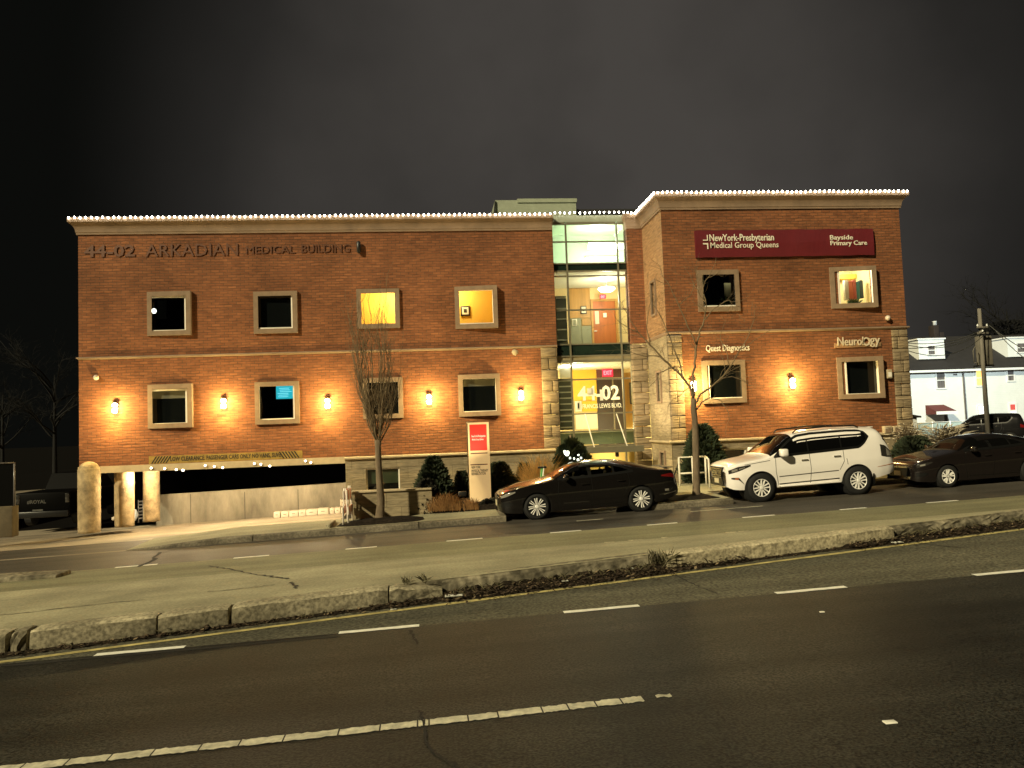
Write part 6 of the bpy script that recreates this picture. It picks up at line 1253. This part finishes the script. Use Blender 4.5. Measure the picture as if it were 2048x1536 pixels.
# mesh fence
m_mesh = M('green_mesh', (.34, .42, .39), .8, var=.12, scale=2); Yf = 47.5; fx0, fx1 = at(1829, 860, Yf).x, at(2110, 860, Yf).x; fz = at(1880, 844, Yf).z; gz = G(fx0)-.02
fe = thing('mesh_fence', 'pale green screened mesh fence in front of the white house', 'fence', (fx0, Yf, gz)); MB().box(fx0, at(1924, 860, Yf).x, Yf-.01, Yf+.01, gz, fz).build('screen', m_mesh, fe)
for i in range(9): X = fx0+(fx1-fx0)*i/8; MB().tube([(X, Yf-.04, gz-.1), (X, Yf-.04, fz+.06)], .035, 8).build('post', m_frost, fe)
for z in (fz, fz-.5): MB().tube([(fx0, Yf-.04, z), (fx1, Yf-.04, z)], .02, 6).build('rail', m_frost, fe)
mb = MB(); xa = at(1924, 860, Yf).x; k = 0
while xa < fx1: mb.tube([(xa, Yf, gz), (xa, Yf, fz)], .006, 4); xa += .16
mb.build('wire_mesh', m_frost, fe)
yb_ = at(1833, 858, Yf-1); t = thing('yellow_post', 'short yellow bollard against the mesh fence', 'bollard', (yb_.x, Yf-1, gz)); MB().lathe([(.10, gz), (.10, yb_.z+.25), (.07, yb_.z+.32), (.01, yb_.z+.35)], (yb_.x, Yf-1, 0), 12).build('post', M('yellow_paint', (.65, .40, .03), .6, var=.1), t)
# utility pole
Yq = 42.0; pb, ptp = at(1977, 880, Yq), at(1974, 617, Yq); up_ = thing('utility_pole', 'wooden utility pole with a grey transformer box in front of the white house', 'pole', (pb.x, Yq, G(pb.x)))
MB().tube([(pb.x, Yq, G(pb.x)-.2), (pb.x, Yq, ptp.z*.6), (pb.x, Yq, ptp.z)], [.14, .12, .10], 12).build('pole', m_pol, up_)
a, b, c, d = rect(1961, 672, 1982, 730, Yq+.3); m_tbox = M('grey_box', (.17, .155, .125), .7, var=.15); MB().bbox(a-.1, b, Yq+.16, Yq+.6, c, d, .03).build('box', m_tbox, up_); MB().bbox(a-.3, b, Yq+.1, Yq+.62, c-.1, c-.002, .02).build('bracket', m_bmetal, up_)
p = at(1948, 718, Yq); MB().tube([(p.x, Yq, p.z-.2), (p.x-.02, Yq, p.z+.5), (p.x+.12, Yq, p.z+.75), (p.x+.25, Yq, p.z+.5), (p.x+.22, Yq, p.z-.2), (p.x, Yq, p.z-.25)], .03, 6).build('cable_loop', m_tbox, up_)
z0 = at(1972, 655, Yq).z
for z in (z0, z0-.35): MB().bbox(pb.x-.35, pb.x+.35, Yq-.2, Yq-.12, z-.05, z+.05, .01).build('crossarm', m_pol, up_)
for i, (dx, z) in enumerate(((-.3, z0+.12), (0, z0-.22), (.3, z0+.12))): MB().lathe([(.04, z-.07), (.06, z-.02), (.04, z+.05), (.01, z+.08)], (pb.x+dx, Yq-.16, 0), 10).build('insulator', m_frost, up_)
m_wire = M('wire', (.10, .10, .09), .6, var=0)
def wire(lab, a, b, sag, r=.018):
    a, b = Vector(a), Vector(b); pts = [a.lerp(b, i/20)-Vector((0, 0, sag*4*(i/20)*(1-i/20))) for i in range(21)]; t = thing('overhead_wire', lab, 'wire', a, group='overhead wires at the utility pole'); MB().tube(pts, r, 5).build('cable', m_wire, t)
wl_ = [((1972, 655), (1815, 686), 34, .35, 'top thin wire from the utility pole towards the brick building'), ((1972, 659), (1815, 690), 34, .5, 'second thin wire from the utility pole towards the brick building'), ((1972, 662), (1812, 697), 33, .25, 'third, thicker wire from the pole towards the brick building'), ((1972, 666), (1812, 700), 33, .7, 'lowest sagging wire from the pole towards the brick building')]
for (x0, y0), (x1, y1), Ye, sg, lab in wl_: wire(lab, at(x0, y0, Yq-.16), at(x1, y1, Ye), sg)
for (x0, y0), (x1, y1), Ye, sg, lab in [((1978, 650), (2060, 705), 34, .1, 'upper wire from the utility pole falling towards the frame edge'), ((1990, 660), (2060, 725), 36, .1, 'lower wire from the utility pole falling towards the frame edge')]: wire(lab, at(x0, y0, Yq-.16), at(x1, y1, Ye), sg, .022)
hl = lamp('house_street_light', 'SPOT', (at(1930, 800, YH).x-2, YH-12.5, 8.6), 6300, (.86, 1.0, .98), .3, 1.7); hl.rotation_euler = (Vector((at(1960, 800, YH).x, YH, 3.4))-hl.location).to_track_quat('-Z', 'Y').to_euler()
# dark car behind the grass
Yk = 43.5; p = at(1968, 872, Yk); car('black car seen from behind near the utility pole and mesh fence', 'car', 'parked_car', (p.x-1.2, Yk+.9, at(1975, 826, Yk).z-1.9), (0, 0, R(-38)), SMALLSUV, m_kpaint)
mound('side_lawn', at(1880, 880, 33).x-3, at(1880, 880, 33).x+16, 31.5, 41, .1, .02, 9)
# trees against the sky
def bare_tree(lab, x0, x1, yt, yb, Y, seed, n=9, mat=m_barkd):
    rnd = random.Random(seed); b = at((x0+x1)/2, yb, Y); h = at((x0+x1)/2, yt, Y).z-G(b.x); w_ = at(x1, yt, Y).x-at(x0, yt, Y).x; b.z = G(b.x); t = thing('bare_tree', lab, 'tree', b)
    tp = [b+Vector((0, 0, h*k)) for k in (0, .15, .35, .6, .8)]; MB().tube(tp, [h*.02, h*.016, h*.013, h*.008, h*.004], 8).build('trunk', mat, t); mb = MB()
    for i in range(n):
        s = b+Vector((0, 0, h*rnd.uniform(.3, .7))); a = rnd.uniform(0, 6.28); q = wander(s, (math.cos(a), math.sin(a), rnd.uniform(.7, 1.5)), h*rnd.uniform(.3, .5), rnd, 7, .15, .03); limb(mb, q, h*.007, h*.0012, 5); grow_twigs(mb, q, h*.004, rnd, 2, 8, h*.16, .8, .03, .2, .2)
    mb.build('crown', mat, t)
bare_tree('dark bare tree against the sky above the house roof, at the frame edge', 1990, 2070, 565, 850, 75, 4, 14)
t_ = at(2000, 700, 72); tt = thing('round_tree', 'dark rounded tree behind the house ridge', 'tree', (t_.x, 72, G(t_.x))); mb = MB(); rnd = random.Random(3); leafy(mb, (t_.x+1, 72, at(2000, 690, 72).z-2), 3.6, 3, at(2000, 645, 72).z-at(2000, 690, 72).z+2, 2600, rnd, .35, lambda s: max(.2, (1-s**2.5)**.5)); mb.build('crown', m_barkd, tt); MB().tube([(t_.x+1, 72, G(t_.x)), (t_.x+1, 72, at(2000, 690, 72).z)], .25, 8).build('trunk', m_barkd, tt)
for i, (x0, x1, yt, lab) in enumerate(((60, 160, 690, 'dark bare tree rising beside the left wing in the night'), (-60, 70, 740, 'darker bare tree farther left, nearly lost in the night'))): bare_tree(lab, x0, x1, yt, 1000, 50+8*i, 40+i, 12)

# ------------------------------------------------------------------ the dark yard on the left
m_kp = M('dark_truck_paint', (.002, .002, .002), .5, var=0, spec=.04); m_faint = M('faint_letters', (.07, .068, .06), .7, var=.2, scale=12)
Yv = 31.0; x0, x1 = at(30, 1010, Yv).x, at(140, 1010, Yv).x; zb = at(80, 1055, Yv).z; zt = at(80, 985, Yv).z
vt = thing('pickup_truck', 'black pickup truck with pale tailgate lettering parked in the dark left yard', 'truck', ((x0+x1)/2, Yv, zb)); X = (x0+x1)/2; hw = (x1-x0)/2
MB().bbox(X-hw, X+hw, Yv, Yv+2.0, zb+.45, zt, .05).bbox(X-hw, X+hw, Yv+1.95, Yv+5.4, zb+.45, zt-.02, .08).build('body', m_kp, vt); MB().add([(X-hw*.9, Yv+2.0, zt-.05), (X+hw*.9, Yv+2.0, zt-.05), (X+hw*.78, Yv+2.35, zt+.62), (X-hw*.78, Yv+2.35, zt+.62), (X+hw*.78, Yv+3.6, zt+.62), (X-hw*.78, Yv+3.6, zt+.62), (X+hw*.9, Yv+4.3, zt-.05), (X-hw*.9, Yv+4.3, zt-.05)], [(0, 1, 2, 3), (3, 2, 4, 5), (5, 4, 6, 7), (0, 3, 5, 7), (1, 6, 4, 2)]).build('cab', m_kp, vt)
MB().bbox(X-hw*.98, X+hw*.98, Yv-.12, Yv, zb+.38, zb+.62, .03).build('bumper', m_ptrim, vt)
for s in (-1, 1):
    MB().bbox(X+s*hw*.9-.07, X+s*hw*.9+.07, Yv-.02, Yv, zt-.42, zt-.08, .01).build('tail_light', m_hld, vt)
    for y in (Yv+1.0, Yv+4.2):
        w_ = MB(); vs2 = [(.36*math.cos(2*PI*k/20), .36*math.sin(2*PI*k/20)) for k in range(20)]; xx = X+s*(hw-.12); w_.add([(xx-.12, y+c_, zb+.36+s_) for c_, s_ in vs2]+[(xx+.12, y+c_, zb+.36+s_) for c_, s_ in vs2], [tuple(range(20)), tuple(range(39, 19, -1))]+[((k+1) % 20, k, 20+k, 20+(k+1) % 20) for k in range(20)]).build('wheel', m_tyre, vt)
a, b, c, d = rect(54, 1000, 92, 1008, Yv); lettering('letters', '#ROYAL', a, b, c, d, Yv-.003, m_faint, vt, .006, .01); a, b, c, d = rect(65, 1019, 86, 1022, Yv); MB().box(a, b, Yv-.012, Yv-.002, c, d).build('number_plate', m_faint, vt)
m_dpier = M('dark_pier', (.10, .078, .045), .9, var=.3); fa, fb, fc, fd_ = rect(-60, 1014, 25, 1058, 27); gp = thing('gate_pier', 'short concrete pier with a dark panel fence at the left edge', 'wall', (fb, 27, fc)); MB().bbox(fa, fb, 27, 27.4, fc-.3, fd_, .03).build('base', m_dpier, gp); a, b, c, d = rect(-60, 927, 32, 1013, 27.2); MB().box(a, b-.04, 27.1, 27.16, c, d).build('panel', m_kp, gp); MB().tube([(b, 27.1, c), (b, 27.1, d)], .03, 8).build('post', m_wgrey, gp); MB().tube([(a, 27.08, d), (b, 27.08, d)], .025, 6).build('top_bar', m_wgrey, gp)
# things behind the pillars
p = at(228, 1037, 31); t = thing('white_ball', 'small white bag lying left of the middle pillar in the garage', 'bag', (p.x, 31, p.z)); MB().blob((p.x, 31, p.z), (.09, .08, .08), 3, .4, 2).build('sack', m_boxw, t)
p = at(270, 1030, 30.6); t = thing('white_bag', 'pale bluish bag half hidden behind the middle pillar', 'bag', (p.x, 30.6, p.z)); MB().blob((p.x-.02, 30.6, p.z), (.13, .12, .24), 5, .3, 2).build('sack', M('bluish_bag', (.55, .60, .68), .7, var=.1), t)
a, b, c, d = rect(277, 1000, 286, 1040, 31); t = thing('steel_rack', 'narrow dark metal rack between two garage pillars', 'rack', (a, 31, c))
for X_ in (a, b): MB().tube([(X_, 31, c-.1), (X_, 31, d)], .02, 6).build('upright', m_wgrey, t)
for k in range(6): z = c+(d-c)*(k+.5)/6; MB().box(a, b, 30.97, 31.2, z-.02, z+.02).build('shelf', m_wgrey, t)
